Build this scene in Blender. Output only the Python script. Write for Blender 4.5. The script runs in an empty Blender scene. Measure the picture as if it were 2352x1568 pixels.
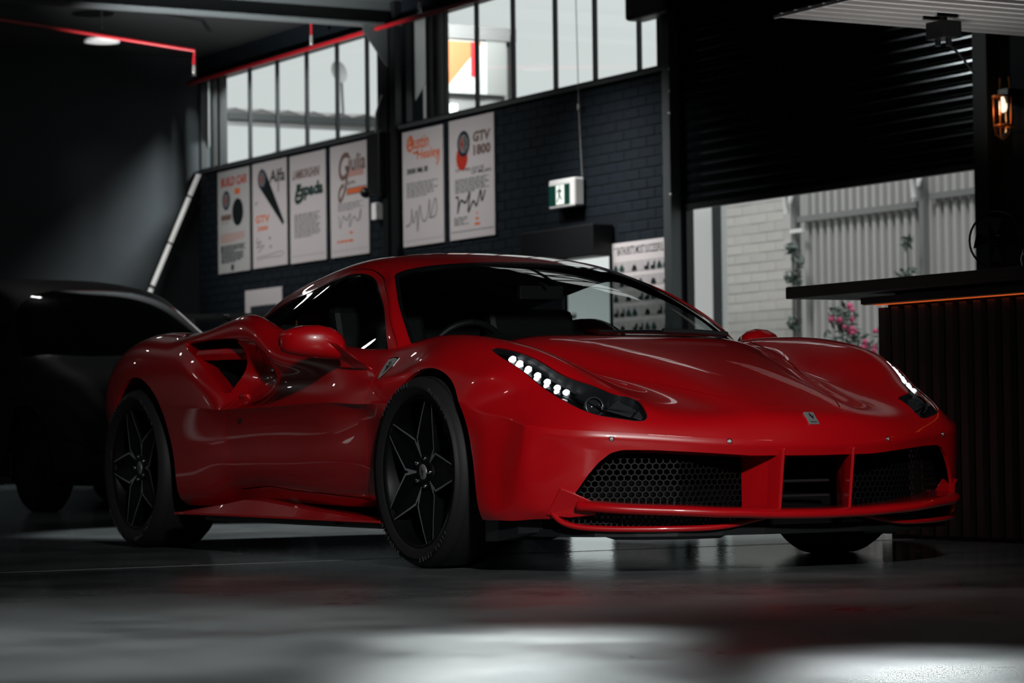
import bpy, bmesh, math, random
import numpy as np
from mathutils import Vector, Matrix

# ---------------------------------------------------------------- scene, camera, light, exposure
S = bpy.context.scene
COL = S.collection
random.seed(7)
RNG = np.random.default_rng(7)
PI = math.pi

CAM_POS = (8.76618647, -5.51177471, 0.462809710)
CAM_F = 6400.0                      # focal length in pixels of the 2352 px wide frame
YAW, PITCH, ROLL = 2.62694402, 0.0339555003, 0.0129178278
_f = Vector((math.cos(YAW) * math.cos(PITCH), math.sin(YAW) * math.cos(PITCH), math.sin(PITCH)))
_r0 = Vector((math.sin(YAW), -math.cos(YAW), 0)); _d0 = _f.cross(_r0)
_r = math.cos(ROLL) * _r0 + math.sin(ROLL) * _d0
_d = -math.sin(ROLL) * _r0 + math.cos(ROLL) * _d0
cam_data = bpy.data.cameras.new('camera'); cam = bpy.data.objects.new('camera', cam_data); COL.objects.link(cam)
cam.matrix_world = Matrix(((_r.x, -_d.x, -_f.x, CAM_POS[0]), (_r.y, -_d.y, -_f.y, CAM_POS[1]), (_r.z, -_d.z, -_f.z, CAM_POS[2]), (0, 0, 0, 1)))
cam_data.sensor_width = 36.0
cam_data.lens = CAM_F / 2352 * 36
cam_data.clip_start = 0.05; cam_data.clip_end = 300
cam_data.dof.use_dof = True; cam_data.dof.focus_distance = 9.6; cam_data.dof.aperture_fstop = 5.6
S.camera = cam

S.view_settings.view_transform = 'Standard'; S.view_settings.look = 'None'
S.view_settings.gamma = 1.0; S.view_settings.use_curve_mapping = False
S.view_settings.exposure = 0.0
S.cycles.use_denoising = True
S.cycles.max_bounces = 8; S.cycles.diffuse_bounces = 3; S.cycles.glossy_bounces = 5
S.cycles.transmission_bounces = 6; S.cycles.transparent_max_bounces = 12
S.cycles.caustics_reflective = False; S.cycles.caustics_refractive = False
S.cycles.sample_clamp_indirect = 4.0

# overcast sky
world = bpy.data.worlds.new('overcast_sky'); S.world = world; world.use_nodes = True
_bg = world.node_tree.nodes['Background']
_bg.inputs['Color'].default_value = (0.93, 1.0, 0.985, 1); _bg.inputs['Strength'].default_value = 0.75

def area(name, loc, target, sx, sy, power, col=(1, 1, 1), spread=None):
    L = bpy.data.lights.new(name, 'AREA'); L.shape = 'RECTANGLE'; L.size = sx; L.size_y = sy; L.energy = power; L.color = col
    if spread: L.spread = spread
    o = bpy.data.objects.new(name, L); COL.objects.link(o); o.location = loc
    o.rotation_euler = (Vector(target) - Vector(loc)).to_track_quat('-Z', 'Y').to_euler()
    return o
def spot(name, loc, target, power, angle, blend=0.6, size=0.06, col=(1, 1, 1)):
    L = bpy.data.lights.new(name, 'SPOT'); L.energy = power; L.spot_size = angle; L.spot_blend = blend; L.shadow_soft_size = size; L.color = col
    o = bpy.data.objects.new(name, L); COL.objects.link(o); o.location = loc
    o.rotation_euler = (Vector(target) - Vector(loc)).to_track_quat('-Z', 'Y').to_euler()
    return o


# daylight: a veiled sun over the yard, an added area lamp outside the left window
SUN = bpy.data.lights.new('sun', 'SUN'); SUN.energy = 1.7; SUN.angle = math.radians(12); SUN.color = (1, .99, .97)
_so = bpy.data.objects.new('sun', SUN); COL.objects.link(_so); _so.rotation_euler = Vector((-.25, .62, -1)).to_track_quat('-Z', 'Y').to_euler()
area('window_fill', (-15.2, 9.0, 7.3), (-20.1, 6.2, 2.9), 2.2, 1.0, 330, (.93, 1, .98), math.radians(70))
# lamps added for their light, without fittings except canopy_flood
spot('key_spot', (7.3, -3.3, 3.45), (.2, -.5, .62), 1500, math.radians(31), 1.0, .22, (1, .985, .97))
def pool_fill(loc, along, sx, sy, power, spread):  # added area lamps over the floor, shaped for its bright streaks
    o = area('floor_pool_fill', loc, (loc[0], loc[1], 0), sx, sy, power, (.97, 1, .99), math.radians(spread))
    o.rotation_euler = (0, 0, along); return o
pool_fill((3.85, -2.72, 4.4), math.radians(149), 1.9, .16, 10, 11)
pool_fill((4.45, -2.20, 4.4), math.radians(142), .9, .12, 3.4, 9)
pool_fill((2.6, -3.1, 4.4), math.radians(149), 2.6, 1.0, 5, 30)
spot('aisle_spot', (-6.6, -3.4, 4.5), (-6.9, -3.2, 0), 450, math.radians(26), 1.0, .1, (.98, 1, 1))
spot('rear_spot', (-5.8, 1.3, 4.5), (-4.3, .4, 0), 1500, math.radians(30), .5, .08, (.98, 1, 1))
spot('canopy_flood', (-2.6, 3.46, 2.44), (-2.25, 1.75, 0), 620, math.radians(44), .7, .06, (.98, 1, 1))
area('poster_wash', (-17.6, 4.6, 4.2), (-17.6, 6.8, 2.2), 4.0, .2, 22, (1, .97, .96), math.radians(70))
area('poster_wash', (-13.9, 4.6, 4.2), (-13.9, 6.8, 2.2), 2.6, .2, 14, (1, .97, .96), math.radians(70))
area('poster_wash', (-11.2, 5.0, 4.2), (-11.0, 6.8, 1.9), 1.2, .2, 24, (1, .97, .96), math.radians(60))
spot('canopy_fill', (-1.7, 3.1, 1.25), (-2.1, 3.3, 2.6), 90, math.radians(110), 1.0, .08, (1, .96, .94))  # added unseen spot behind the bar, brightens the canopy ribs
spot('slat_spot', (-11.4, 2.8, 4.45), (-6.1, 6.8, 3.3), 260, math.radians(18), 1.0, .05, (.93, 1, .99))  # added spot, placed for the highlights on the right-hand slats
spot('rafter_fill', (-13.6, 3.6, 2.6), (-15.2, 4.9, 4.5), 2200, math.radians(64), 1.0, .05, (1, 1, 1))  # added spot in mid-air, brightens the grey rafter

# ---------------------------------------------------------------- helpers
def tag(o, label=None, cat=None, group=None, kind=None):
    if label: o['label'] = label
    if cat: o['category'] = cat
    if group: o['group'] = group
    if kind: o['kind'] = kind
    return o
def empty(name, loc=(0, 0, 0), label=None, cat=None, group=None, parent=None):
    o = bpy.data.objects.new(name, None); COL.objects.link(o); o.location = loc; o.empty_display_size = 0.1
    if parent: o.parent = parent
    return tag(o, label, cat, group)
def link(name, me, parent=None, mats=()):
    o = bpy.data.objects.new(name, me); COL.objects.link(o)
    for m in mats: me.materials.append(m)
    if parent: o.parent = parent
    return o
class MB:
    """collects simple solids into one mesh"""
    def __init__(s): s.v = []; s.f = []; s.sm = []; s.mi = []
    def add(s, v, f, smooth=False, mi=0):
        o = len(s.v); s.v += [tuple(map(float, p)) for p in v]
        s.f += [tuple(i + o for i in q) for q in f]; s.sm += [smooth] * len(f); s.mi += [mi] * len(f); return s
    def box(s, lo, hi, mi=0, M=None):
        x0, y0, z0 = lo; x1, y1, z1 = hi
        v = [(x0, y0, z0), (x1, y0, z0), (x1, y1, z0), (x0, y1, z0), (x0, y0, z1), (x1, y0, z1), (x1, y1, z1), (x0, y1, z1)]
        if M is not None: v = [tuple(M @ Vector(p)) for p in v]
        return s.add(v, [(0, 3, 2, 1), (4, 5, 6, 7), (0, 1, 5, 4), (1, 2, 6, 5), (2, 3, 7, 6), (3, 0, 4, 7)], mi=mi)
    def prism(s, poly, axis, a, b, mi=0):
        """polygon (2D) extruded along an axis from a to b; 2D coords are the two other axes in order"""
        n = len(poly)
        def P(p, t):
            q = list(p); q.insert(axis, t); return q
        v = [P(p, a) for p in poly] + [P(p, b) for p in poly]
        ar = sum(poly[i][0] * poly[(i + 1) % n][1] - poly[(i + 1) % n][0] * poly[i][1] for i in range(n))
        fl = (ar > 0) ^ (axis == 1) ^ (b < a)
        top = tuple(range(n, 2 * n)); bot = tuple(range(n - 1, -1, -1))
        sides = [(i, (i + 1) % n, n + (i + 1) % n, n + i) for i in range(n)]
        fs = [bot, top] + sides
        if not fl: fs = [tuple(reversed(f)) for f in fs]
        return s.add(v, fs, mi=mi)
    def tube(s, pts, r, n=10, mi=0, cap=True, smooth=True):
        pts = [Vector(p) for p in pts]; rs = r if isinstance(r, (list, tuple)) else [r] * len(pts)
        v = []; f = []
        t0 = (pts[1] - pts[0]).normalized(); nrm = t0.orthogonal().normalized()
        for i, p in enumerate(pts):
            t = (pts[min(i + 1, len(pts) - 1)] - pts[max(i - 1, 0)]).normalized()
            nrm = (nrm - t * nrm.dot(t)).normalized(); b = t.cross(nrm)
            for k in range(n):
                a = 2 * PI * k / n; v.append(p + (nrm * math.cos(a) + b * math.sin(a)) * rs[i])
        for i in range(len(pts) - 1):
            for k in range(n): f.append((i * n + k, i * n + (k + 1) % n, (i + 1) * n + (k + 1) % n, (i + 1) * n + k))
        s.add(v, f, smooth, mi)
        if cap:
            m = len(v); s.add([v[k] for k in range(n)] + [v[m - n + k] for k in range(n)], [tuple(range(n - 1, -1, -1)), tuple(range(n, 2 * n))], False, mi)
        return s
    def lathe(s, prof, n=32, M=None, mi=0, smooth=True, close=False):
        """prof: (r, h) list turned about local z"""
        v = []; f = []; m = len(prof)
        for k in range(n):
            a = 2 * PI * k / n
            for r, h in prof: v.append(Vector((r * math.cos(a), r * math.sin(a), h)))
        if M is not None: v = [M @ p for p in v]
        for k in range(n):
            k2 = (k + 1) % n
            for j in range(m - 1): f.append((k * m + j, k2 * m + j, k2 * m + j + 1, k * m + j + 1))
            if close: f.append((k * m + m - 1, k2 * m + m - 1, k2 * m, k * m))
        return s.add(v, f, smooth, mi)
    def ball(s, c, r, nu=12, nv=8, mi=0, sc=(1, 1, 1)):
        prof = [(r * math.sin(PI * j / nv) + 1e-5, -r * math.cos(PI * j / nv)) for j in range(nv + 1)]
        return s.lathe(prof, nu, Matrix.Translation(c) @ Matrix.Diagonal((*sc, 1)), mi)
    def mesh(s, name='m'):
        me = bpy.data.meshes.new(name); me.from_pydata(s.v, [], s.f)
        me.polygons.foreach_set('use_smooth', s.sm); me.polygons.foreach_set('material_index', s.mi); me.update(); return me
    def build(s, name, mats, parent=None, bevel=0, fix=False):
        me = s.mesh(name)
        if bevel or fix:
            bm = bmesh.new(); bm.from_mesh(me)
            if fix: bmesh.ops.recalc_face_normals(bm, faces=bm.faces)
            if bevel: 
                bmesh.ops.remove_doubles(bm, verts=bm.verts, dist=1e-5)
                es = [e for e in bm.edges if len(e.link_faces) == 2 and e.calc_face_angle() > 0.5]
                bmesh.ops.bevel(bm, geom=es, offset=bevel, segments=2, affect='EDGES', profile=0.5, clamp_overlap=True)
            bm.to_mesh(me); bm.free()
        if not isinstance(mats, (list, tuple)): mats = [mats]
        return link(name, me, parent, mats)

# ---------------------------------------------------------------- splines and surfaces
def cspline(t, P, tt):
    """natural cubic spline through P (n,k) at knots t, evaluated at tt"""
    t = np.asarray(t, float); P = np.asarray(P, float); n = len(t); h = np.diff(t)
    A = np.zeros((n, n)); B = np.zeros((n,) + P.shape[1:]); A[0, 0] = A[-1, -1] = 1
    for i in range(1, n - 1):
        A[i, i - 1] = h[i - 1]; A[i, i] = 2 * (h[i - 1] + h[i]); A[i, i + 1] = h[i]
        B[i] = 6 * ((P[i + 1] - P[i]) / h[i] - (P[i] - P[i - 1]) / h[i - 1])
    M = np.linalg.solve(A, B.reshape(n, -1)).reshape(B.shape)
    tt = np.asarray(tt, float); i = np.clip(np.searchsorted(t, tt, side='right') - 1, 0, n - 2)
    sh = (slice(None),) + (None,) * (P.ndim - 1)
    a = ((t[i + 1] - tt) / h[i])[sh]; b = ((tt - t[i]) / h[i])[sh]; hh = (h[i] ** 2 / 6)[sh]
    return a * P[i] + b * P[i + 1] + ((a ** 3 - a) * M[i] + (b ** 3 - b) * M[i + 1]) * hh
def curve(P, n, alpha=0.5, closed=False):
    """n points of a smooth curve through P"""
    P = np.asarray(P, float)
    if closed:
        P = np.concatenate([P[-3:], P, P[:4]]); k0, k1 = 3, len(P) - 4
    else: k0, k1 = 0, len(P) - 1
    d = np.linalg.norm(np.diff(P, axis=0), axis=1) ** alpha
    t = np.concatenate([[0], np.cumsum(d)])
    return cspline(t, P, np.linspace(t[k0], t[k1], n))
def dense(keys, per):
    """sample values: `per` steps between successive knots"""
    out = []
    for a, b in zip(keys[:-1], keys[1:]): out += list(np.linspace(a, b, per, endpoint=False))
    return np.array(out + [keys[-1]])
def knots(N, axis, alpha=0.5):
    d = np.linalg.norm(np.diff(N, axis=axis), axis=2) ** alpha
    d = d.mean(axis=1 - axis); return np.concatenate([[0], np.cumsum(np.maximum(d, 1e-3))])
def surf(N, pu, pv):
    """tensor spline through net N (rows, cols, 3)"""
    N = np.asarray(N, float); tu = knots(N, 0); tv = knots(N, 1)
    A = cspline(tu, N, dense(tu, pu))
    return cspline(tv, A.transpose(1, 0, 2), dense(tv, pv)).transpose(1, 0, 2)
def mirror_cols(N):
    """net of the right half (columns from the centre out, y given as positive width) -> full-width net"""
    N = np.asarray(N, float); R = N.copy(); R[..., 1] *= -1
    return np.concatenate([R[:, ::-1], N[:, 1:]], axis=1)
def grid_faces(nu, nv):
    return [(i * nv + j, i * nv + j + 1, (i + 1) * nv + j + 1, (i + 1) * nv + j) for i in range(nu - 1) for j in range(nv - 1)]
def poly_sd(P, poly):
    """signed distance of points (n,2) to a closed polygon, negative inside"""
    poly = np.asarray(poly, float); A = poly; B = np.roll(poly, -1, axis=0)
    d = np.full(len(P), 1e9); ins = np.zeros(len(P), bool)
    for a, b in zip(A, B):
        e = b - a; w = P - a; t = np.clip((w @ e) / max(e @ e, 1e-12), 0, 1)
        d = np.minimum(d, np.linalg.norm(w - t[:, None] * e, axis=1))
        c = (a[1] > P[:, 1]) != (b[1] > P[:, 1])
        if c.any():
            xi = a[0] + (P[:, 1] - a[1]) / (b[1] - a[1] if b[1] != a[1] else 1e-9) * (b[0] - a[0])
            ins ^= c & (P[:, 0] < xi)
    return np.where(ins, -d, d)
def line_sd(P, line):
    """distance to an open polyline"""
    line = np.asarray(line, float); d = np.full(len(P), 1e9)
    for a, b in zip(line[:-1], line[1:]):
        e = b - a; w = P - a; t = np.clip((w @ e) / max(e @ e, 1e-12), 0, 1)
        d = np.minimum(d, np.linalg.norm(w - t[:, None] * e, axis=1))
    return d
class Skin:
    """a dense surface that can be cut along fields and dealt out to parts"""
    def __init__(s, G, flip=False):
        nu, nv = G.shape[:2]
        bm = s.bm = bmesh.new(); vs = [bm.verts.new(p) for p in G.reshape(-1, 3)]
        for f in grid_faces(nu, nv):
            q = [vs[i] for i in (reversed(f) if flip else f)]
            try: bm.faces.new(q)
            except ValueError: pass
        s.lay = bm.faces.layers.int.new('part')
        s.names = ['body']
    def co(s): return np.array([v.co[:] for v in s.bm.verts])
    def split(s, fn):
        bm = s.bm; bm.verts.index_update()
        C = s.co(); val = np.asarray(fn(C), float); val[np.abs(val) < 1e-6] = 1e-6
        vd = {v: val[i] for i, v in enumerate(bm.verts)}
        cut = [e for e in bm.edges if vd[e.verts[0]] * vd[e.verts[1]] < 0]
        zero = set(); faces = set()
        for e in cut: faces.update(e.link_faces)
        for e in cut:
            a, b = e.verts; t = vd[a] / (vd[a] - vd[b])
            ne, nv = bmesh.utils.edge_split(e, a, t); vd[nv] = 0.0; zero.add(nv)
        for f in faces:
            z = [l.vert for l in f.loops if l.vert in zero]
            if len(z) == 2:
                try: bmesh.utils.face_split(f, z[0], z[1])
                except ValueError: pass
            elif len(z) == 4:
                try:
                    nf, _ = bmesh.utils.face_split(f, z[0], z[1])
                    for g in (f, nf):
                        if z[2] in g.verts and z[3] in g.verts:
                            bmesh.utils.face_split(g, z[2], z[3]); break
                except ValueError: pass
    def centers(s): return np.array([f.calc_center_median()[:] for f in s.bm.faces])
    def assign(s, name, fn, cut=True, only=None):
        """cut along fn = 0 and give the faces with fn < 0 to part `name` (only faces now in `only`)"""
        if cut: s.split(fn)
        if name not in s.names: s.names.append(name)
        k = s.names.index(name); val = fn(s.centers())
        ok = None if only is None else {s.names.index(n) for n in only if n in s.names}
        for f, x in zip(s.bm.faces, val):
            if x < 0 and (ok is None or f[s.lay] in ok): f[s.lay] = k
        return s
    def deal(s, buckets, offsets={}, nsm={}):
        """pass the parts to buckets, with the normals of the uncut surface"""
        bm = s.bm; bm.normal_update()
        for k, name in enumerate(s.names):
            fs = [f for f in bm.faces if f[s.lay] == k]
            if not fs or name == 'cut': continue
            off = offsets.get(name, 0)
            ids = {}; V = []; NN = []; F = []
            for f in fs:
                q = []
                for v in f.verts:
                    if v not in ids: ids[v] = len(V); V.append(v.co + v.normal * off); NN.append(nsm.get(v, v.normal).copy())
                    q.append(ids[v])
                F.append(q)
            b = buckets.setdefault(name, [[], [], []]); o = len(b[0])
            b[0] += V; b[1] += NN; b[2] += [[i + o for i in q] for q in F]
def bucket_obj(name, b, mat, parent=None, sel=None, thick=0):
    V, NN, F = b
    if sel is not None:
        F = [q for q in F if sel(sum((V[i] for i in q), Vector()) / len(q))]
        use = sorted({i for q in F for i in q}); mp = {i: k for k, i in enumerate(use)}
        V = [V[i] for i in use]; NN = [NN[i] for i in use]; F = [[mp[i] for i in q] for q in F]
    if not F: return None
    V = list(V); NN = list(NN); F = list(F)
    if thick:                                   # return the edges inwards so that the sheet shows its thickness
        cnt = {}
        for q in F:
            for i, j in zip(q, list(q[1:]) + [q[0]]):
                k = (i, j) if i < j else (j, i); cnt[k] = (cnt.get(k, (0,))[0] + 1, i, j)
        for c_, i, j in list(cnt.values()):
            if c_ != 1: continue
            a0, b0 = V[i], V[j]; a1, b1 = a0 - NN[i] * thick, b0 - NN[j] * thick
            nn = (b0 - a0).cross(NN[i]); nn = -nn.normalized() if nn.length > 1e-12 else NN[i]
            o = len(V); V += [b0, a0, a1, b1]; NN += [-nn] * 4; F.append([o, o + 1, o + 2, o + 3])
    me = bpy.data.meshes.new(name); me.from_pydata([tuple(v) for v in V], [], F)
    me.polygons.foreach_set('use_smooth', [True] * len(F)); me.update()
    me.normals_split_custom_set_from_vertices([tuple(n) for n in NN])
    return link(name, me, parent, mat if isinstance(mat, (list, tuple)) else [mat])

# ---------------------------------------------------------------- materials
MATS = {}
def mat(name, col, rough=0.5, metal=0.0, spec=0.5, coat=0.0, emit=None, es=0.0, coat_rough=0.03):
    if name in MATS: return MATS[name]
    m = bpy.data.materials.new(name); m.use_nodes = True; b = m.node_tree.nodes['Principled BSDF']
    b.inputs['Base Color'].default_value = (*col, 1); b.inputs['Roughness'].default_value = rough; b.inputs['Metallic'].default_value = metal
    b.inputs['Specular IOR Level'].default_value = spec; b.inputs['Coat Weight'].default_value = coat; b.inputs['Coat Roughness'].default_value = coat_rough
    if emit: b.inputs['Emission Color'].default_value = (*emit, 1); b.inputs['Emission Strength'].default_value = es
    MATS[name] = m; return m
def nodes(m):
    nt = m.node_tree; return nt.nodes, nt.links, nt.nodes['Principled BSDF']
def thin_glass(name, tint, refl=1.0, rough=0.0):
    if name in MATS: return MATS[name]
    m = MATS[name] = bpy.data.materials.new(name); m.use_nodes = True; nt = m.node_tree; nt.nodes.clear()
    o = nt.nodes.new('ShaderNodeOutputMaterial'); mx = nt.nodes.new('ShaderNodeMixShader'); fr = nt.nodes.new('ShaderNodeFresnel'); fr.inputs['IOR'].default_value = 1.5
    tr = nt.nodes.new('ShaderNodeBsdfTransparent'); tr.inputs['Color'].default_value = (*tint, 1)
    gl = nt.nodes.new('ShaderNodeBsdfGlossy'); gl.inputs['Roughness'].default_value = rough; gl.inputs['Color'].default_value = (refl, refl, refl, 1)
    ge = nt.nodes.new('ShaderNodeNewGeometry'); mr = nt.nodes.new('ShaderNodeMapRange'); mr.inputs[3].default_value = 1.5; mr.inputs[4].default_value = 1 / 1.5
    nt.links.new(ge.outputs['Backfacing'], mr.inputs[0]); nt.links.new(mr.outputs[0], fr.inputs['IOR'])
    nt.links.new(fr.outputs[0], mx.inputs[0]); nt.links.new(tr.outputs[0], mx.inputs[1]); nt.links.new(gl.outputs[0], mx.inputs[2]); nt.links.new(mx.outputs[0], o.inputs[0])
    return m
def text_mesh(txt, size, ext=.0004, align='CENTER', res=3, bold=0.0, shear=0.0):
    cu = bpy.data.curves.new('txt', 'FONT'); cu.body = txt; cu.size = size; cu.extrude = ext; cu.align_x = align; cu.align_y = 'CENTER'; cu.resolution_u = res; cu.offset = bold; cu.shear = shear
    o = bpy.data.objects.new('txt', cu); COL.objects.link(o)
    dg = bpy.context.evaluated_depsgraph_get(); me = bpy.data.meshes.new_from_object(o.evaluated_get(dg))
    bpy.data.objects.remove(o); return me
# ---------------------------------------------------------------- the room
YW = 6.8                       # back wall plane
XL, XR, YF, ZC = -20.1, 13.0, -10.5, 4.75
def noise_mat(name, c0, c1, scale, rough=(.4, .6), bump=0.0, spec=.5, stretch=(1, 1, 1), detail=6, bscale=None):
    m = mat(name, c0, rough[0], spec=spec); nd, lk, b = nodes(m)
    tc = nd.new('ShaderNodeTexCoord'); mp = nd.new('ShaderNodeMapping'); mp.inputs['Scale'].default_value = stretch; lk.new(tc.outputs['Object'], mp.inputs[0])
    n = nd.new('ShaderNodeTexNoise'); n.inputs['Scale'].default_value = scale; n.inputs['Detail'].default_value = detail; n.inputs['Roughness'].default_value = .6; lk.new(mp.outputs[0], n.inputs['Vector'])
    r = nd.new('ShaderNodeValToRGB'); r.color_ramp.elements[0].position = .3; r.color_ramp.elements[1].position = .7
    r.color_ramp.elements[0].color = (*c0, 1); r.color_ramp.elements[1].color = (*c1, 1); lk.new(n.outputs[0], r.inputs[0]); lk.new(r.outputs[0], b.inputs['Base Color'])
    mr = nd.new('ShaderNodeMapRange'); mr.inputs[1].default_value = .3; mr.inputs[2].default_value = .7; mr.inputs[3].default_value = rough[0]; mr.inputs[4].default_value = rough[1]; lk.new(n.outputs[0], mr.inputs[0]); lk.new(mr.outputs[0], b.inputs['Roughness'])
    if bump:
        n2 = nd.new('ShaderNodeTexNoise'); n2.inputs['Scale'].default_value = bscale or scale * 6; n2.inputs['Detail'].default_value = 4; lk.new(mp.outputs[0], n2.inputs['Vector'])
        bp = nd.new('ShaderNodeBump'); bp.inputs['Strength'].default_value = bump; bp.inputs['Distance'].default_value = .01; lk.new(n2.outputs[0], bp.inputs['Height']); lk.new(bp.outputs[0], b.inputs['Normal'])
    return m
FLOOR = noise_mat('polished_concrete', (.040, .050, .054), (.165, .182, .185), 1.1, (.24, .62), .10, .5, (1, 1, 1), 8, 30)
_nd, _lk, _b = nodes(FLOOR)
_rl = _b.inputs['Roughness'].links[0].from_socket
_lw = _nd.new('ShaderNodeLayerWeight'); _mr = _nd.new('ShaderNodeMapRange'); _mr.inputs[1].default_value = .934; _mr.inputs[2].default_value = .958; _mr.inputs[3].default_value = 1.0; _mr.inputs[4].default_value = .13
_mm = _nd.new('ShaderNodeMath'); _mm.operation = 'MULTIPLY'
_lk.new(_lw.outputs['Facing'], _mr.inputs[0]); _lk.new(_mr.outputs[0], _mm.inputs[0]); _lk.new(_rl, _mm.inputs[1])
_df = _nd.new('ShaderNodeBsdfDiffuse'); _gl = _nd.new('ShaderNodeBsdfGlossy'); _mx = _nd.new('ShaderNodeMixShader'); _fr = _nd.new('ShaderNodeMapRange')
_fr.inputs[1].default_value = .80; _fr.inputs[2].default_value = .965; _fr.inputs[3].default_value = .05; _fr.inputs[4].default_value = .60
_lk.new(_lw.outputs['Facing'], _fr.inputs[0]); _lk.new(_fr.outputs[0], _mx.inputs[0])
_lk.new(_b.inputs['Base Color'].links[0].from_socket, _df.inputs['Color']); _lk.new(_mm.outputs[0], _gl.inputs['Roughness']); _gl.inputs['Color'].default_value = (.92, .97, .97, 1)
for _q in (_df, _gl): _lk.new(_b.inputs['Normal'].links[0].from_socket, _q.inputs['Normal'])
_lk.new(_df.outputs[0], _mx.inputs[1]); _lk.new(_gl.outputs[0], _mx.inputs[2]); _lk.new(_mx.outputs[0], _nd['Material Output'].inputs[0])
WALLM = noise_mat('painted_wall', (.003, .0055, .008), (.005, .008, .011), 2.0, (.75, .85), spec=.12)
BRICKM = noise_mat('painted_brick', (.003, .0065, .0095), (.005, .0095, .0135), 9.0, (.7, .8), .1, spec=.15)
CEILM = mat('ceiling_black', (.010, .011, .012), .8)
STEELG = mat('painted_steel', (.055, .064, .066), .45, .2)
DKSTEEL = mat('black_steel', (.008, .009, .010), .4, .3)
WHITEP = mat('white_paint', (.72, .73, .72), .5)
PANE = thin_glass('window_glass', (.97, .98, .98))
def structure(o): o['kind'] = 'structure'; return o
# floor with a sawn joint
fl = MB().box((XL, YF, -.1), (-.812, YW, 0)).box((-.808, YF, -.1), (XR, YW, 0)).box((-.812, YF, -.1), (-.808, YW, -.006))
FL = structure(fl.build('floor', FLOOR))
MB().box((-.8125, YF, -.001), (-.8118, YW, .0012)).build('joint_glint', mat('glint_metal', (.45, .46, .46), .3, .8), FL)  # bright strip added as the glint along the sawn joint
cl_ = MB()
for x0, x1, y0, y1 in ((XL - .2, -8.2, YF - .2, YW), (-5.2, XR + .2, YF - .2, YW), (-8.2, -5.2, YF - .2, 3.9), (-8.2, -5.2, 4.6, YW)): cl_.box((x0, y0, ZC), (x1, y1, ZC + .1))
structure(cl_.build('ceiling', CEILM))
sky_w = structure(MB().box((-8.22, 3.88, ZC), (-8.16, 4.62, ZC + .16)).box((-5.24, 3.88, ZC), (-5.18, 4.62, ZC + .16)).box((-8.22, 3.86, ZC), (-5.18, 3.92, ZC + .16)).box((-8.22, 4.58, ZC), (-5.18, 4.64, ZC + .16)).build('window_3', DKSTEEL))
for k in range(4): MB().box((-7.64 + k * .6, 3.9, ZC + .04), (-7.60 + k * .6, 4.6, ZC + .10)).build('glazing_bar', DKSTEEL, sky_w)
MB().tube([(-8.2, 3.4, ZC - .1), (-5.2, 4.6, ZC - .1)], .03, 8).build('cross_brace', DKSTEEL, sky_w)
MB().tube([(-8.2, 4.6, ZC - .1), (-5.2, 3.4, ZC - .1)], .03, 8).build('cross_brace', DKSTEEL, sky_w)
structure(MB().box((XL - .2, YF - .2, -.1), (XL, YW + .2, ZC)).build('wall_left', noise_mat('left_wall_paint', (.030, .034, .038), (.040, .044, .048), 1.0, (.7, .8), spec=.1)))
structure(MB().box((XR, YF - .2, -.1), (XR + .2, YW + .2, ZC)).build('wall_right', WALLM))
# wall behind the camera, with two daylight openings
wf = MB()
for x0, x1, z0, z1 in ((XL, -19, 0, ZC), (-19, -15, 0, .9), (-19, -15, 2.4, ZC), (-15, -13, 0, ZC), (-13, XR, 0, ZC)): wf.box((x0, YF - .2, z0 - .1 * (z0 == 0)), (x1, YF, z1))
structure(wf.build('wall_front', WALLM))
# back wall
DX0, DX1, DZ = -12.06, -11.27, 1.985          # doorway
RX0, RX1, RZ = -10.18, -6.33, 2.31            # roller door
WZ0, WZ1 = 3.47, 4.50
wb = MB()
for x0, x1, z0, z1 in ((XL, DX0, -.1, WZ0), (DX0, DX1, DZ, WZ0), (DX1, RX0 - .12, -.1, WZ0), (XL, RX0, WZ1, ZC), (-15.42, -15.08, WZ0, WZ1), (-10.29, RX0, WZ0, WZ1), (RX0, RX1, 4.3, ZC), (RX1, XR, -.1, ZC), (RX0 - .12, RX0, -.1, WZ0)):
    wb.box((x0, YW, z0), (x1, YW + (.03 if x1 < RX0 + .01 and z1 < WZ0 + .01 else .22), z1))
WB = structure(wb.build('wall_back', WALLM))
# brick courses on the back wall; the nearest ones singly, the rest joined
bm_ = MB().box((-.114, 0, 0), (.114, .012, .076)); brick_me = bm_.mesh('brick')
bmx = bmesh.new(); bmx.from_mesh(brick_me); bmesh.ops.bevel(bmx, geom=bmx.edges[:], offset=.004, segments=1, affect='EDGES'); bmx.to_mesh(brick_me); bmx.free(); brick_me.materials.append(BRICKM)
rest = MB(); nb_ = 0
for r in range(40):
    z = .0 + r * .0862
    for c in range(45):
        x = -20.05 + c * .24 + (.12 if r % 2 else 0)
        if x > RX0 - .14 or z + .076 > WZ0: continue
        if DX0 - .5 < x < DX1 + .16 and z < 2.3 - .0: continue
        jit = random.uniform(-.0015, .0015)
        if x > -13.15 and z > 1.55 and nb_ < 298:
            o = bpy.data.objects.new('brick', brick_me); COL.objects.link(o); o.parent = WB; o.location = (x, YW - .006 + jit, z); nb_ += 1
        else: rest.box((x - .114, YW - .006 + jit, z), (x + .114, YW, z + .076))
ob = rest.build('brickwork', BRICKM, WB); ob['kind'] = 'stuff'
structure(MB().box((XL, YW - .05, WZ0 - .035), (RX0, YW + .05, WZ0)).build('trim_1', STEELG))
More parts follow.
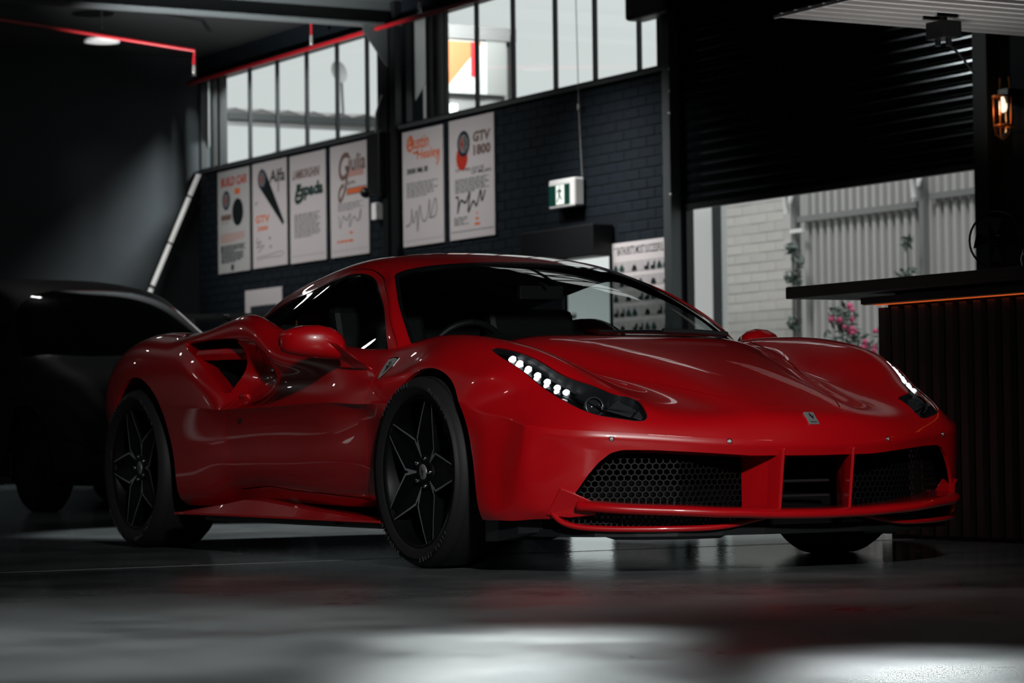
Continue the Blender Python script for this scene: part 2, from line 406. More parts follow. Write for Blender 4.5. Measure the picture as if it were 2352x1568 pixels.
# windows
def window(name, x0, x1, mull, thick):
    fr = MB().box((x0, YW + .02, WZ0), (x1, YW + .08, WZ0 + .03)).box((x0, YW + .02, WZ1 - .03), (x1, YW + .08, WZ1)).box((x0, YW + .02, WZ0), (x0 + .03, YW + .08, WZ1)).box((x1 - .03, YW + .02, WZ0), (x1, YW + .08, WZ1))
    w = structure(fr.build(name, DKSTEEL))
    for x in mull: MB().box((x - .0125, YW + .03, WZ0), (x + .0125, YW + .07, WZ1)).build('mullion', DKSTEEL, w)
    for x, t in thick: MB().box((x - t / 2, YW, WZ0), (x + t / 2, YW + .09, WZ1)).build('frame_post', DKSTEEL, w)
    xs = sorted([x0] + list(mull) + [x for x, t in thick] + [x1])
    for a, b in zip(xs[:-1], xs[1:]): MB().add([(a, YW + .05, WZ0), (b, YW + .05, WZ0), (b, YW + .05, WZ1), (a, YW + .05, WZ1)], [(0, 1, 2, 3)]).build('pane', PANE, w)
    return w
w1 = window('window_1', XL, -15.42, [-18.79, -18.08, -17.35, -16.63, -15.95], [(-19.74, .05), (-19.53, .07), (-15.60, .07)])
w2 = window('window_2', -15.08, -10.29, [-13.68, -13.0, -12.25, -11.58, -10.87, -14.28], [(-14.42, .09), (-14.58, .05), (-10.50, .05)])
GREYP = mat('grey_panel', (.6, .61, .61), .8); _n, _l, _p = nodes(GREYP)  # grey translucent panel with a slanted lower edge
_t = _n.new('ShaderNodeBsdfTranslucent'); _t.inputs['Color'].default_value = (.66, .67, .67, 1); _m = _n.new('ShaderNodeMixShader'); _m.inputs[0].default_value = .8
_l.new(_p.outputs[0], _m.inputs[1]); _l.new(_t.outputs[0], _m.inputs[2]); _l.new(_m.outputs[0], _n['Material Output'].inputs[0])
for w, x0, x1, za, zb in ((w1, XL, -19.77, 4.05, 3.74), (w2, -15.06, -14.60, 4.03, 3.72)):
    MB().prism([(x0, 4.5), (x1, 4.5), (x1, za), (x0, zb)], 1, YW + .12, YW + .13).build('slant_panel', GREYP, w)
# column and rafter of the portal frame between the windows
c = MB().box((-15.40, YW - .075, 0), (-15.28, YW, ZC)).box((-15.22, YW - .075, 0), (-15.10, YW, ZC)).box((-15.28, YW - .03, 0), (-15.22, YW, ZC))
structure(c.build('trim_2', DKSTEEL))
r_ = MB().box((-15.32, YF, 4.44), (-15.08, YW, 4.456)).box((-15.208, YF, 4.456), (-15.192, YW, 4.684)).box((-15.32, YF, 4.684), (-15.08, YW, 4.70))
tag(r_.build('roof_rafter', STEELG), 'grey steel I-beam running under the ceiling from the back wall column', 'beam')
tag(MB().prism([(6.46, 4.44), (6.72, 4.44), (6.72, 4.06), (6.68, 4.10), (6.50, 4.34), (6.46, 4.38)], 0, -15.26, -15.24).build('rafter_gusset', STEELG), 'triangular steel gusset plate in the corner of column and beam', 'bracket')
for k, x in enumerate((-8.2, -1.2, 5.8)):
    r_ = MB().box((x - .12, YF, 4.44), (x + .12, YW, 4.456)).box((x - .008, YF, 4.456), (x + .008, YW, 4.684)).box((x - .12, YF, 4.684), (x + .12, YW, 4.70))
    tag(r_.build('roof_rafter', CEILM), ('dark ceiling rafter above the roller door', 'dark ceiling rafter over the red car roof', 'dark ceiling rafter over the camera end of the floor')[k], 'beam', 'dark ceiling rafters')
# steel post beside the roller door and its right guide
structure(MB().box((-10.30, YW - .10, 0), (-10.19, YW, 4.0)).build('trim_3', STEELG))
structure(MB().box((-6.33, YW - .10, 0), (-6.18, YW, ZC)).build('trim_4', mat('guide_steel', (.006, .008, .011), .6, .0, .2)))
for z in (3.42, 3.24, 3.06, 2.4): tag(MB().lathe([(.0001, .014), (.010, .011), (.014, 0)], 10, Matrix.Translation((-10.185, YW - .10, z))  @ Matrix.Rotation(PI / 2, 4, 'X')).build('post_bolt', mat('bolt_zinc', (.4, .41, .41), .35, .8)), 'round bolt head on the steel post left of the roller door, ' + {3.42: 'topmost', 3.24: 'second from top', 3.06: 'third from top', 2.4: 'lowest of four'}[z], 'bolt', 'bolts on the post')
# roller door of interlocking slats
rd = structure(MB().box((RX0, YW + .02, RZ - .035), (RX1, YW + .07, RZ + .012)).build('door_1', DKSTEEL))
sl = []
L = RX1 - RX0
for k in range(8):
    t = k / 7; sl.append((-.016 * math.sin(PI * t) ** .8 + .006 * t, .0 + .087 * t))
v = [(0, y, z) for y, z in sl] + [(0, .014, .090), (0, .014, .0)]
n = len(v); vv = [(0, y, z) for _, y, z in v] + [(L, y, z) for _, y, z in v]
me = MB().add(vv, [(i, (i + 1) % n, n + (i + 1) % n, n + i) for i in range(n)] + [tuple(range(n)), tuple(range(n, 2 * n))]).mesh('slat'); me.materials.append(mat('slat_steel', (.010, .012, .014), .17, .7))
for k in range(24):
    o = bpy.data.objects.new('slat', me); COL.objects.link(o); o.parent = rd; o.location = (RX0, YW + .04, RZ + .01 + k * .0845)
MB().box((RX0 - .14, YW + .03, 0), (RX0 + .02, YW + .10, 4.4)).build('slat_end_cover', DKSTEEL, rd)  # cover added to stop daylight leaking past the slat ends
# doorway: black shutter box above, open doorway with a white frame strip
d2 = structure(MB().box((DX0 - .03, YW - .03, 0), (DX0, YW + .03, DZ)).box((DX1, YW - .03, 0), (DX1 + .03, YW + .03, DZ)).build('door_2', DKSTEEL))
MB().box((-11.45, YW + .10, .02), (-11.40, YW + .14, DZ)).lathe([(.0001, .03), (.03, .02), (.03, 0)], 14, Matrix.Translation((-11.93, YW + .02, 1.5)) @ Matrix.Rotation(PI / 2, 4, 'X')).build('door_leaf_edge', mat('door_grey', (.35, .36, .36), .5), d2)
tag(MB().box((-12.45, YW - .22, 1.97), (-11.22, YW - .013, 2.24)).build('shutter_box', DKSTEEL, bevel=.01), 'long black shutter box mounted above the bright doorway', 'box')

# ---------------------------------------------------------------- pipes, sprinklers, ceiling lamps
REDP = mat('red_pipe_paint', (.35, .008, .014), .4)
SPR = mat('sprinkler_brass', (.55, .55, .52), .3, .7)
tag(MB().tube([(-19.9, 6.6, 4.43), (-6, 6.6, 4.40)], .022, 10).build('sprinkler_pipe', REDP), 'red pipe running under the ceiling along the top of the windows', 'pipe')
tag(MB().tube([(-13.6, -3.0, 4.42), (-15.54, 2.91, 4.32), (-16.68, 5.3, 4.32), (-16.68, 5.3, 4.185)], .018, 8).build('sprinkler_pipe', REDP), 'thin red pipe crossing the dark ceiling past the round downlight', 'pipe')
def sprinkler(x, y, z, lab):
    t = empty('sprinkler', (x, y, z), lab, 'sprinkler', 'sprinkler heads under the red pipes')
    MB().tube([(0, 0, ZC - z if z > 4.3 else .045), (0, 0, .03)], .011, 8).build('drop_pipe', REDP, t)
    MB().tube([(0, 0, .03), (0, 0, -.03)], [.013, .018], 8).ball((0, 0, -.045), .016, 10, 6).build('nozzle', SPR, t)
    MB().lathe([(.0001, .002), (.025, 0)], 12, Matrix.Translation((0, 0, -.07))).build('deflector', SPR, t)
sprinkler(-16.68, 5.3, 4.14, 'small pale sprinkler head hanging left of the left window')
sprinkler(-16.33, 6.42, 4.46, 'small pale sprinkler head hanging above the left window')
sprinkler(-13.99, 6.42, 4.46, 'small pale sprinkler head at the top edge, right of the beam')
LAMP_FACE = mat('downlight_face', (.8, .8, .8), .5, emit=(1, .99, .97), es=.33)
LAMP_HOT = mat('downlight_bright_face', (.8, .8, .8), .5, emit=(1, .99, .97), es=16.0)
def downlight(x, y, z, r, lab, facem, grp=None):
    t = empty('downlight', (x, y, z), lab, 'ceiling light', grp)
    MB().lathe([(r * .98, .004), (r * 1.12, .0), (r * 1.14, .03), (r * .9, .05)], 32).build('trim_ring', WHITEP, t)
    MB().lathe([(.0001, .006), (r, .006)], 32).build('lamp_face', facem, t)
    MB().tube([(0, 0, .03), (0, 0, ZC - z)], .01, 6).build('suspension_rod', DKSTEEL, t)
downlight(-16.82, 4.39, 4.36, .155, 'round white downlight glowing on the dark ceiling at upper left', LAMP_FACE)
DL = [(-10.0, .5, 'over the gap behind the red car, nearest the back wall'), (-13.0, 2.1, 'beyond the dark car, nearest the windows'), (-17.7, -4.5, 'deep in the room by the left wall'), (-9.9, -3.4, 'in the aisle left of the dark car'), (-7.4, -4.4, 'in the aisle behind the red car'), (-11.5, -2.2, 'above the middle of the dark car aisle'), (-1.4, -5.4, 'on the camera side beside the red car roof'), (-4.6, -5.3, 'on the camera side beside the red car tail')]
for k, (x, y, lab) in enumerate(DL):
    downlight(x, y, 4.3, .13, 'bright round downlight ' + lab, LAMP_HOT, 'bright downlights on the dark ceiling')
# linear fittings over the nose
TUBE = mat('tube_light', (.8, .8, .8), .5, emit=(.97, 1, .99), es=7.0)
for k, (x, y, L_) in enumerate(((6.1, -1.4, 1.1), (6.3, 1.7, 1.5))):
    t = empty('batten_light', (x, y, 4.3), ('white batten light hung in front of the car, nearer the camera', 'white batten light hung in front of the car, nearer the bar')[k], 'ceiling light', 'batten lights in front of the car')
    MB().box((-.06, -L_ / 2, .02), (.06, L_ / 2, .07)).build('housing', WHITEP, t)
    MB().tube([(0, -L_ / 2 + .03, 0), (0, L_ / 2 - .03, 0)], .02, 10).build('tube', TUBE, t)
    for yy in (-L_ * .4, L_ * .4): MB().tube([(0, yy, .07), (0, yy, ZC - 4.3)], .004, 5).build('suspension_rod', DKSTEEL, t)
# slanting row of pale glowing tubes on the left wall
STRIP = mat('glow_tube', (.7, .7, .68), .5, emit=(1, .98, .94), es=.26)
A, B = Vector((XL + .06, 6.78, 3.45)), Vector((XL + .06, 6.12, 1.98))
t = empty('glow_tube_row', A, 'slanting row of pale strip lights on the dark left wall below the window', 'wall light')
for a, b in ((.0, .17), (.19, .53), (.55, .86), (.885, 1.0)):
    MB().tube([(B - A) * a, (B - A) * b], .028, 8).build('strip', STRIP, t)
MB().tube([Vector((-.03, 0, 0)), B - A + Vector((-.03, 0, 0))], .02, 6).build('rail', DKSTEEL, t)
# corrugated canopy over the bar, with its floodlight
CANM = mat('canopy_sheet', (.50, .49, .48), .5, .1); CAND = mat('canopy_groove', (.004, .005, .0055), .8, spec=.1)
cn = empty('canopy', (-3.0, 2.73, 2.6), 'flat ribbed metal canopy hanging over the bar at upper right', 'canopy')
me = MB().prism([(-.014, 0), (.014, 0), (.010, .02), (-.010, .02)], 1, 0, 3.2).mesh('rib'); me.materials.append(CANM)
MB().box((0, 0, .02), (4.9, 3.2, .045)).build('deck', CAND, cn)
for k in range(40):
    o = bpy.data.objects.new('rib', me); COL.objects.link(o); o.parent = cn; o.location = (.03 + k * .122, 0, 0)
MB().box((-.005, -.012, -.004), (4.9, 0, .010)).build('edge_trim', CANM, cn)
for x in (.3, 2.4, 4.6):
    for y in (.3, 2.8): MB().tube([(x, y, .045), (x, y, ZC - 2.6)], .012, 6).build('hanger', DKSTEEL, cn)
f = empty('floodlight', (-2.60, 3.50, 2.592), 'small black floodlight clamped under the ribbed canopy', 'light')
MB().box((-.075, -.06, -.11), (.075, .06, -.02)).build('body', DKSTEEL, f, bevel=.006)
MB().tube([(-.05, 0, -.11), (-.05, 0, -.14)], .016, 8).tube([(.04, 0, -.11), (.04, 0, -.15)], .016, 8).build('gland', DKSTEEL, f)
MB().tube([(.04, 0, -.14), (.07, .05, -.20), (.10, .12, -.30)], .007, 6).build('cable', DKSTEEL, f)
MB().box((-.02, -.01, -.03), (.02, .01, .004)).build('bracket', DKSTEEL, f)
# wall speaker-like box at the top right of the window and a pull chain
t = empty('wall_heater', (-10.36, YW - .14, 3.86), 'dark angled box mounted at the top right corner of the right window', 'heater')
MB().box((-.28, -.10, .0), (.34, .10, .50)).build('body', DKSTEEL, t, bevel=.03)
MB().box((-.02, -.115, -.005), (.28, -.10, .02)).build('light_edge', STEELG, t)
tag(MB().tube([(-11.72, YW - .06, ZC), (-11.70, YW - .05, 3.32)], .004, 5).ball((-11.70, YW - .05, 3.28), .022, 8, 6, sc=(.7, .7, 1.6)).tube([(-11.70, YW - .05, 3.25), (-11.66, YW - .05, 2.68)], .003, 5).build('pull_cord', mat('cord_grey', (.25, .25, .24), .6)), 'thin grey pull cord with a small bobbin hanging in front of the right window', 'cord')
t = empty('wall_speaker', (-15.42, YW - .10, 2.83), 'black wall speaker box on the column between the posters', 'speaker')
MB().box((-.15, -.06, .0), (.12, .06, .60)).build('body', DKSTEEL, t, bevel=.01)
MB().ball((-.17, -.06, .03), .055, 10, 8).build('knob', DKSTEEL, t)
tag(MB().box((-15.60, YW - .10, 2.59), (-15.50, YW - .015, 2.76)).build('door_sensor', WHITEP, bevel=.01), 'small white rounded sensor box on the wall right of the fourth poster', 'sensor')
tag(MB().tube([(-15.36, YW - .085, 3.80), (-15.46, YW - .10, 3.62), (-15.47, YW - .10, 3.45), (-15.43, YW - .09, 3.36), (-15.40, YW - .085, 3.2)], .014, 8).build('hanging_cable', mat('cable_grey', (.12, .13, .13), .5)), 'loose grey cable looping beside the column below the window', 'cable')

# ---------------------------------------------------------------- exit sign
t = empty('exit_sign', (-11.90, YW - .02, 2.55), 'white boxed emergency exit sign with a green face on the brick wall', 'sign')
MB().box((-.20, -.11, -.125), (.235, -.0, .125)).build('case', WHITEP, t, bevel=.018)
GRN = mat('exit_green', (.002, .03, .02), .4, emit=(.0, .05, .035), es=.25); PIC = mat('exit_pictogram', (.7, .75, .7), .5, emit=(.8, .9, .82), es=.5)
MB().box((-.185, -.114, -.10), (.165, -.105, .075)).build('green_face', GRN, t)
px = MB().box((-.06, -.1165, -.095), (.075, -.112, .07)).build('lit_panel', PIC, t)
rm = MB()
for q in ([(0, .045), (.016, .045), (.016, .062), (0, .062)], [(-.012, .04), (.018, .035), (.006, -.012), (-.016, -.008)], [(.016, .034), (.045, .012), (.04, .004), (.012, .02)], [(-.012, .036), (-.04, .018), (-.036, .010), (-.008, .024)], [(.004, -.008), (.03, -.04), (.05, -.05), (.046, -.06), (.02, -.048), (-.006, -.014)], [(-.014, -.006), (-.02, -.04), (-.048, -.07), (-.038, -.078), (-.008, -.046), (0, -.01)]):
    rm.prism(q, 1, -.1165, -.1185)
rm.build('running_figure', GRN, px, fix=True)

# ---------------------------------------------------------------- posters
PAPER = mat('poster_paper', (.42, .40, .40), .8, spec=.1); PAPER2 = mat('poster_paper_dim', (.34, .345, .34), .6)
INKS = {k: mat('ink_' + k, c, .8, spec=.08) for k, c in dict(black=(.006, .009, .010), red=(.36, .03, .016), orange=(.50, .11, .035), brown=(.13, .09, .075), grey=(.15, .15, .155), green=(.015, .035, .03), pink=(.38, .22, .19), crest=(.012, .02, .03)).items()}
class Poster:
    def __init__(s, x0, x1, z0, z1, lab, grp='large printed posters under the windows', paper=None, y=YW - .03):
        s.x0, s.x1, s.z0, s.z1, s.y = x0, x1, z0, z1, y
        s.o = tag(MB().box((x0, y, z0), (x1, y + .015, z1)).build('poster', paper or PAPER), lab, 'poster', grp)
        s.k = {}
    def P(s, u, v, d=.001): return (s.x0 + u * (s.x1 - s.x0), s.y - d, s.z1 - v * (s.z1 - s.z0))
    def mb(s, ink): return s.k.setdefault(ink, MB())
    def text(s, t, u0, v0, u1, v1, ink, bold=0.0, shear=0.0, d=.001, slant=0.0):
        me = text_mesh(t, 1.0, 0, res=2, bold=bold, shear=shear); P = np.array([v.co[:] for v in me.vertices]); lo, hi = P.min(0), P.max(0)
        Q = []
        for p in P:
            a = (p[0] - lo[0]) / max(hi[0] - lo[0], 1e-6); b = (p[1] - lo[1]) / max(hi[1] - lo[1], 1e-6)
            Q.append(s.P(u0 + a * (u1 - u0), v1 + b * (v0 - v1) + slant * a, d))
        s.mb(ink).add(Q, [tuple(p.vertices) for p in me.polygons]); bpy.data.meshes.remove(me)
    def poly(s, pts, ink, d=.001): s.mb(ink).add([s.P(u, v, d) for u, v in pts], [tuple(range(len(pts)))])
    def rect(s, u0, v0, u1, v1, ink, d=.001): s.poly([(u0, v0), (u1, v0), (u1, v1), (u0, v1)], ink, d)
    def disc(s, u, v, r, ink, d=.001, n=28, sx=1.0):
        asp = (s.x1 - s.x0) / (s.z1 - s.z0); s.poly([(u + r * sx * math.cos(a), v + r * asp * math.sin(a)) for a in np.linspace(0, 2 * PI, n, endpoint=False)], ink, d)
    def lines(s, u0, v0, u1, v1, n, ink, fill=.5, words=True):
        rr = random.Random(int(u0 * 100 + v0 * 1000 + n))
        for i in range(n):
            v = v0 + (v1 - v0) * i / n; h = (v1 - v0) / n * fill; u = u0; e = u1 - (rr.random() * .12 if i % 3 else 0) - (.25 if i == n - 1 else 0)
            while u < e:
                w = rr.uniform(.05, .13) if words else e - u
                s.rect(u, v, min(u + w, e), v + h, ink); u += w + .022
    def script(s, pts, w, ink, d=.001):
        """a pen stroke of even width through points"""
        asp = (s.x1 - s.x0) / (s.z1 - s.z0); C = curve([(u, v / asp) for u, v in pts], 12 * len(pts)); T = np.gradient(C, axis=0); T /= np.linalg.norm(T, axis=1)[:, None] + 1e-9; N = np.stack([-T[:, 1], T[:, 0]], -1) * w
        v = [s.P(p[0] + n[0], (p[1] + n[1]) * asp, d) for p, n in zip(C, N)] + [s.P(p[0] - n[0], (p[1] - n[1]) * asp, d) for p, n in zip(C, N)]; m = len(C)
        s.mb(ink).add(v, [(i, i + 1, m + i + 1, m + i) for i in range(m - 1)])
    def crest(s, u, v, r):
        s.disc(u, v, r, 'crest', .001); s.disc(u, v, r * .72, 'grey', .0014)
        asp = (s.x1 - s.x0) / (s.z1 - s.z0)
        s.rect(u - r * .5, v - r * .12 * asp, u - r * .02, v + r * .12 * asp, 'red', .0018); s.rect(u - r * .34, v - r * .5 * asp, u - r * .18, v + r * .5 * asp, 'red', .0018)
        s.script([(u + r * .3, v + r * .55 * asp), (u + r * .15, v + r * .2 * asp), (u + r * .45, v), (u + r * .2, v - r * .25 * asp), (u + r * .4, v - r * .55 * asp)], r * .07, 'green', .0018)
    def done(s):
        for ink, mb in s.k.items(): mb.build('print_' + ink, INKS[ink], s.o)['kind'] = 'stuff'
p = Poster(-19.50, -18.65, 2.285, 3.405, 'leftmost large poster with red title and two black discs', paper=PAPER2)
p.text('BUILD CAR', .10, .065, .92, .155, 'red', .035, .15); p.rect(.54, .19, .70, .245, 'orange')
p.crest(.27, .29, .125); p.disc(.63, .42, .175, 'black'); p.rect(.10, .43, .42, .485, 'brown'); p.lines(.10, .505, .35, .535, 2, 'grey')
p.lines(.08, .615, .86, .705, 6, 'pink', .7); p.lines(.08, .73, .86, .80, 5, 'green', .75); p.lines(.10, .80, .80, .905, 7, 'green', .75); p.disc(.45, .95, .045, 'black', n=8); p.done()
p = Poster(-18.57, -17.70, 2.29, 3.41, 'large poster with a round badge trailing a long black wedge')
p.poly([(.20, .19), (.40, .10), (.92, .60), (.88, .625), (.22, .24)], 'black', .0008); p.crest(.29, .16, .125)
p.text('Alfa', .50, .09, .95, .21, 'black', .02, .1); p.rect(.745, .2, .775, .31, 'grey')
p.text('GTV', .08, .50, .50, .575, 'orange', .03); p.text('2000', .13, .605, .45, .65, 'orange', .03); p.lines(.07, .37, .16, .43, 3, 'grey')
p.script([(.16, .71), (.10, .76), (.24, .75), (.12, .80), (.32, .79), (.16, .85)], .006, 'grey'); p.lines(.47, .72, .80, .745, 1, 'grey', .8); p.lines(.50, .80, .80, .83, 1, 'grey', .8)
p.script([(.10, .90), (.5, .885), (.9, .88), (.88, .90), (.5, .91), (.12, .925)], .004, 'grey'); p.done()
p = Poster(-17.62, -16.76, 2.285, 3.405, 'large poster with grey block title over a dark green script word')
p.text('LAMBORGHINI', .08, .135, .84, .225, 'brown', .03, .2); p.text('Espada', .17, .27, .93, .43, 'green', .05, .1)
p.script([(.30, .29), (.20, .34), (.17, .42), (.28, .43), (.38, .39)], .028, 'green', .0012)
p.lines(.12, .55, .84, .775, 13, 'grey', .62); p.rect(.03, .935, .97, .938, 'grey'); p.done()
p = Poster(-16.65, -15.79, 2.285, 3.41, 'large poster with brown script lettering and an orange bar')
p.script([(.50, .11), (.38, .10), (.27, .17), (.27, .27), (.36, .30), (.47, .25), (.46, .22), (.40, .22)], .030, 'brown', .001)
p.text('iulia', .48, .10, .93, .25, 'brown', .025, .1); p.rect(.44, .245, .88, .30, 'pink')
p.script([(.46, .20), (.44, .32), (.36, .44), (.25, .50), (.24, .42), (.36, .36)], .024, 'brown', .0012)
p.text('sprint', .46, .33, .66, .38, 'brown', .02); p.rect(.43, .395, .95, .46, 'grey', .0008); p.rect(.45, .405, .93, .45, 'orange', .0014)
p.lines(.20, .525, .85, .60, 5, 'grey', .5); p.script([(.22, .63), (.26, .74), (.34, .64), (.42, .68), (.52, .63), (.50, .74), (.62, .66), (.72, .70), (.80, .60), (.78, .70)], .009, 'grey')
p.lines(.2, .80, .40, .825, 1, 'grey', .8); p.lines(.50, .785, .84, .81, 1, 'orange', .8); p.lines(.17, .855, .86, .88, 1, 'orange', .8); p.rect(.03, .945, .97, .948, 'grey'); p.done()
p = Poster(-15.05, -14.22, 2.29, 3.395, 'large poster with tall orange script title, left of the badge poster')
p.text('Austin', .12, .045, .66, .165, 'orange', .02, .1); p.script([(.16, .06), (.12, .12), (.17, .17), (.25, .14), (.24, .06), (.17, .05)], .016, 'orange', .0012)
p.text('Healey', .36, .17, .92, .285, 'orange', .02, .1); p.script([(.90, .20), (.90, .27), (.84, .335)], .014, 'orange', .0012); p.rect(.26, .185, .40, .205, 'orange')
p.text('3000 Mk III', .11, .325, .62, .375, 'black', .04); p.lines(.10, .45, .86, .585, 7, 'grey', .6)
p.script([(.07, .82), (.2, .78), (.22, .68), (.26, .80), (.34, .70), (.36, .88), (.42, .66), (.48, .78), (.6, .76), (.66, .62), (.68, .76), (.80, .62), (.82, .74), (.64, .77)], .010, 'grey')
p.rect(.03, .95, .97, .953, 'grey'); p.done()
p = Poster(-14.10, -13.24, 2.29, 3.405, 'large poster with a black and red round badge beside brown numbers')
p.disc(.29, .325, .135, 'red', .0008, sx=.95); p.crest(.33, .21, .14)
p.text('GTV', .54, .125, .93, .215, 'brown', .05, .08); p.text('1800', .55, .235, .93, .325, 'brown', .05)
p.lines(.15, .38, .42, .392, 1, 'grey', .6); p.text('TI VELOCE', .13, .415, .78, .44, 'black', .012); p.text('OF MILAN', .50, .445, .93, .475, 'black', .012)
p.lines(.13, .50, .88, .62, 8, 'grey', .72); p.script([(.14, .65), (.20, .66), (.18, .78), (.26, .68), (.36, .70), (.46, .62), (.42, .78), (.54, .70), (.60, .74), (.70, .62), (.72, .70), (.80, .62)], .013, 'black')
p.lines(.10, .815, .42, .905, 5, 'grey', .7); p.lines(.60, .79, .88, .815, 1, 'orange', .8); p.lines(.58, .835, .90, .86, 1, 'orange', .8); p.lines(.56, .878, .93, .905, 1, 'orange', .8); p.rect(.03, .932, .97, .940, 'grey'); p.done()
# wide poster with a grid of car photographs
p = Poster(-11.215, -10.315, .70, 2.07, 'wide poster with a headline over rows of small car pictures', None)
p.text("BATHURST'S MOST SUCCESSFUL 10.", .09, .025, .97, .078, 'black', .012); p.lines(.02, .03, .075, .09, 4, 'grey', .5)
p.done(); tile_m = MB().box((0, 0, 0), (.083, .002, .09)).mesh('photo_tile'); tile_m.materials.append(mat('photo_grey', (.30, .29, .29), .8, spec=.1))
shapes = []
for j in range(3):
    rr = random.Random(j); mb = MB()
    q = [(0, .0), (.075, .0), (.075, .03), (.06, .035), (.05, .055), (.03, .06), (.015, .04), (0, .03)] if j == 0 else ([(0, 0), (.07, 0), (.07, .06), (.05, .06), (.04, .03), (0, .03)] if j == 1 else [(0, 0), (.078, 0), (.07, .03), (.045, .05), (.02, .045), (.005, .02)])
    mb.prism(q, 1, -.001, 0); m_ = mb.mesh('car_picture'); m_.materials.append(INKS['black'] if j else INKS['green']); shapes.append(m_)
for r in range(9):
    for c in range(9):
        o = bpy.data.objects.new('photo_tile', tile_m); COL.objects.link(o); o.parent = p.o; o.location = (-11.20 + c * .0975, YW - .033, 1.82 - r * .125)
        k = (r * 5 + c * 3) % 7
        if k < 5:
            q = bpy.data.objects.new('car_picture', shapes[k % 3]); COL.objects.link(q); q.parent = o; q.location = (.003, -.001, .006)
# framed picture low on the wall
t = empty('framed_picture', (-18.32, YW - .03, 1.60), 'white mounted picture with a dark photograph, low on the wall behind the car roof', 'picture')
MB().box((-.47, 0, -.55), (.47, .015, .465)).build('mount', PAPER, t)
MB().box((-.33, -.002, -.42), (.33, 0, .29)).build('photograph', mat('photo_dark', (.015, .02, .024), .3), t)
MB().ball((.12, -.002, .06), .10, 14, 8, sc=(1, .02, 1.1)).box((-.10, -.003, -.2), (.05, -.002, .05)).build('pale_figure', mat('photo_pale', (.16, .17, .17), .4), t)
# tall cabinet with a pale top edge at the far left
t = empty('display_cabinet', (-11.55, 3.62, 0), 'tall dark display cabinet with a pale top edge behind the red car tail', 'cabinet'); t.rotation_euler = (0, 0, math.radians(58))
MB().box((-.62, -.3, 1.42), (.30, .3, 1.455)).build('top', mat('cabinet_top', (.33, .34, .34), .35), t)
MB().box((-.58, -.26, .05), (.26, .28, 1.05)).build('body', mat('cabinet_dark', (.02, .026, .03), .4), t)
for x in (-.56, -.16, .24): MB().box((x - .012, -.28, .05), (x + .012, -.256, 1.42)).build('post', STEELG, t)
MB().box((-.56, -.27, 1.30), (-.44, -.25, 1.42)).build('corner_plate', WHITEP, t)
MB().ball((-.18, -.31, 1.437), .02, 10, 8, sc=(1.3, .6, .8)).build('glint_bead', mat('glint_chrome', (.8, .8, .8), .1, 1), t)  # chrome bead added for a bright reflected dot on the top edge

# ---------------------------------------------------------------- bar
WOODD = noise_mat('dark_stained_wood', (.006, .004, .003), (.012, .008, .006), 6.0, (.4, .55), .05, .5, (1, 1, .1))
BX0, BY = -1.02, 1.86
bar = empty('bar_counter', (0, BY, 0), 'dark bar counter clad in upright wooden battens with an orange glow under its lip', 'bar')
MB().box((BX0 + .03, .03, 0), (3.4, .62, 1.02)).build('carcass', mat('bar_carcass', (.006, .006, .007), .6), bar)
MB().box((BX0 - .06, -.05, 1.018), (3.4, .66, 1.048)).build('lower_top', WOODD, bar)
me = MB().box((0, -.022, .02), (.045, .03, 1.0)).mesh('batten'); me.materials.append(WOODD)
for k in range(48):
    o = bpy.data.objects.new('batten', me); COL.objects.link(o); o.parent = bar; o.location = (BX0 + .03 + k * .0925, 0, 0)
for k in range(5):
    o = bpy.data.objects.new('batten', me); COL.objects.link(o); o.parent = bar; o.location = (BX0 + .03, .10 + k * .0925, 0); o.rotation_euler = (0, 0, PI / 2)
LEDO = mat('orange_led', (.9, .3, .1), .5, emit=(1, .16, .03), es=.5)
MB().box((BX0 + .02, -.034, 1.010), (3.4, -.024, 1.0175)).build('led_strip', LEDO, bar)
MB().box((BX0 - .045, -.05, 1.0135), (3.4, -.044, 1.018)).build('lip_edge', mat('lip_copper', (.35, .12, .05), .4), bar)
tag(MB().box((-1.52, 1.72, 1.062), (3.4, 2.72, 1.115)).box((-.9, 1.86, 1.048), (3.3, 2.4, 1.062)).build('counter_slab', [WOODD], bevel=.004), 'thick dark wooden bar top slab overhanging to the left of the battens', 'counter top')
L = bpy.data.lights.new('bar_led_glow', 'AREA'); L.shape = 'RECTANGLE'; L.size = 4.4; L.size_y = .012; L.energy = .35; L.color = (1, .11, .015)
o = bpy.data.objects.new('bar_led_glow', L); COL.objects.link(o); o.location = (1.2, BY - .026, 1.003)
# things standing on the bar at the right edge
GLS = thin_glass('bottle_glass', (.25, .32, .33))
t = empty('glass_jar', (-.36, 2.22, 1.115), 'round dark glass jar standing on the bar at the right edge', 'jar')
MB().lathe([(.0001, 0), (.05, .0), (.078, .03), (.085, .07), (.075, .11), (.05, .125), (.05, .14)], 24).build('bowl', mat('jar_glass', (.03, .045, .05), .1, 0, .5, .5), t)
MB().lathe([(.054, .138), (.054, .155), (.0001, .158)], 20).build('lid', DKSTEEL, t)
t = empty('table_fan', (-.68, 2.24, 1.115), 'small black round-headed fan standing on the bar', 'fan')
MB().lathe([(.0001, 0), (.07, 0), (.06, .02), (.02, .03), (.015, .05)], 20).build('base', DKSTEEL, t)
C = Matrix.Translation((0, 0, .17)) @ Matrix.Rotation(PI / 2, 4, 'X') @ Matrix.Rotation(.5, 4, 'Y')
MB().tube([C @ Vector((.12 * math.cos(a), .12 * math.sin(a), 0)) for a in np.linspace(0, 2 * PI, 33)], .005, 6, cap=False).build('guard_ring', mat('fan_copper', (.10, .05, .035), .3, .8), t)
fb = MB()
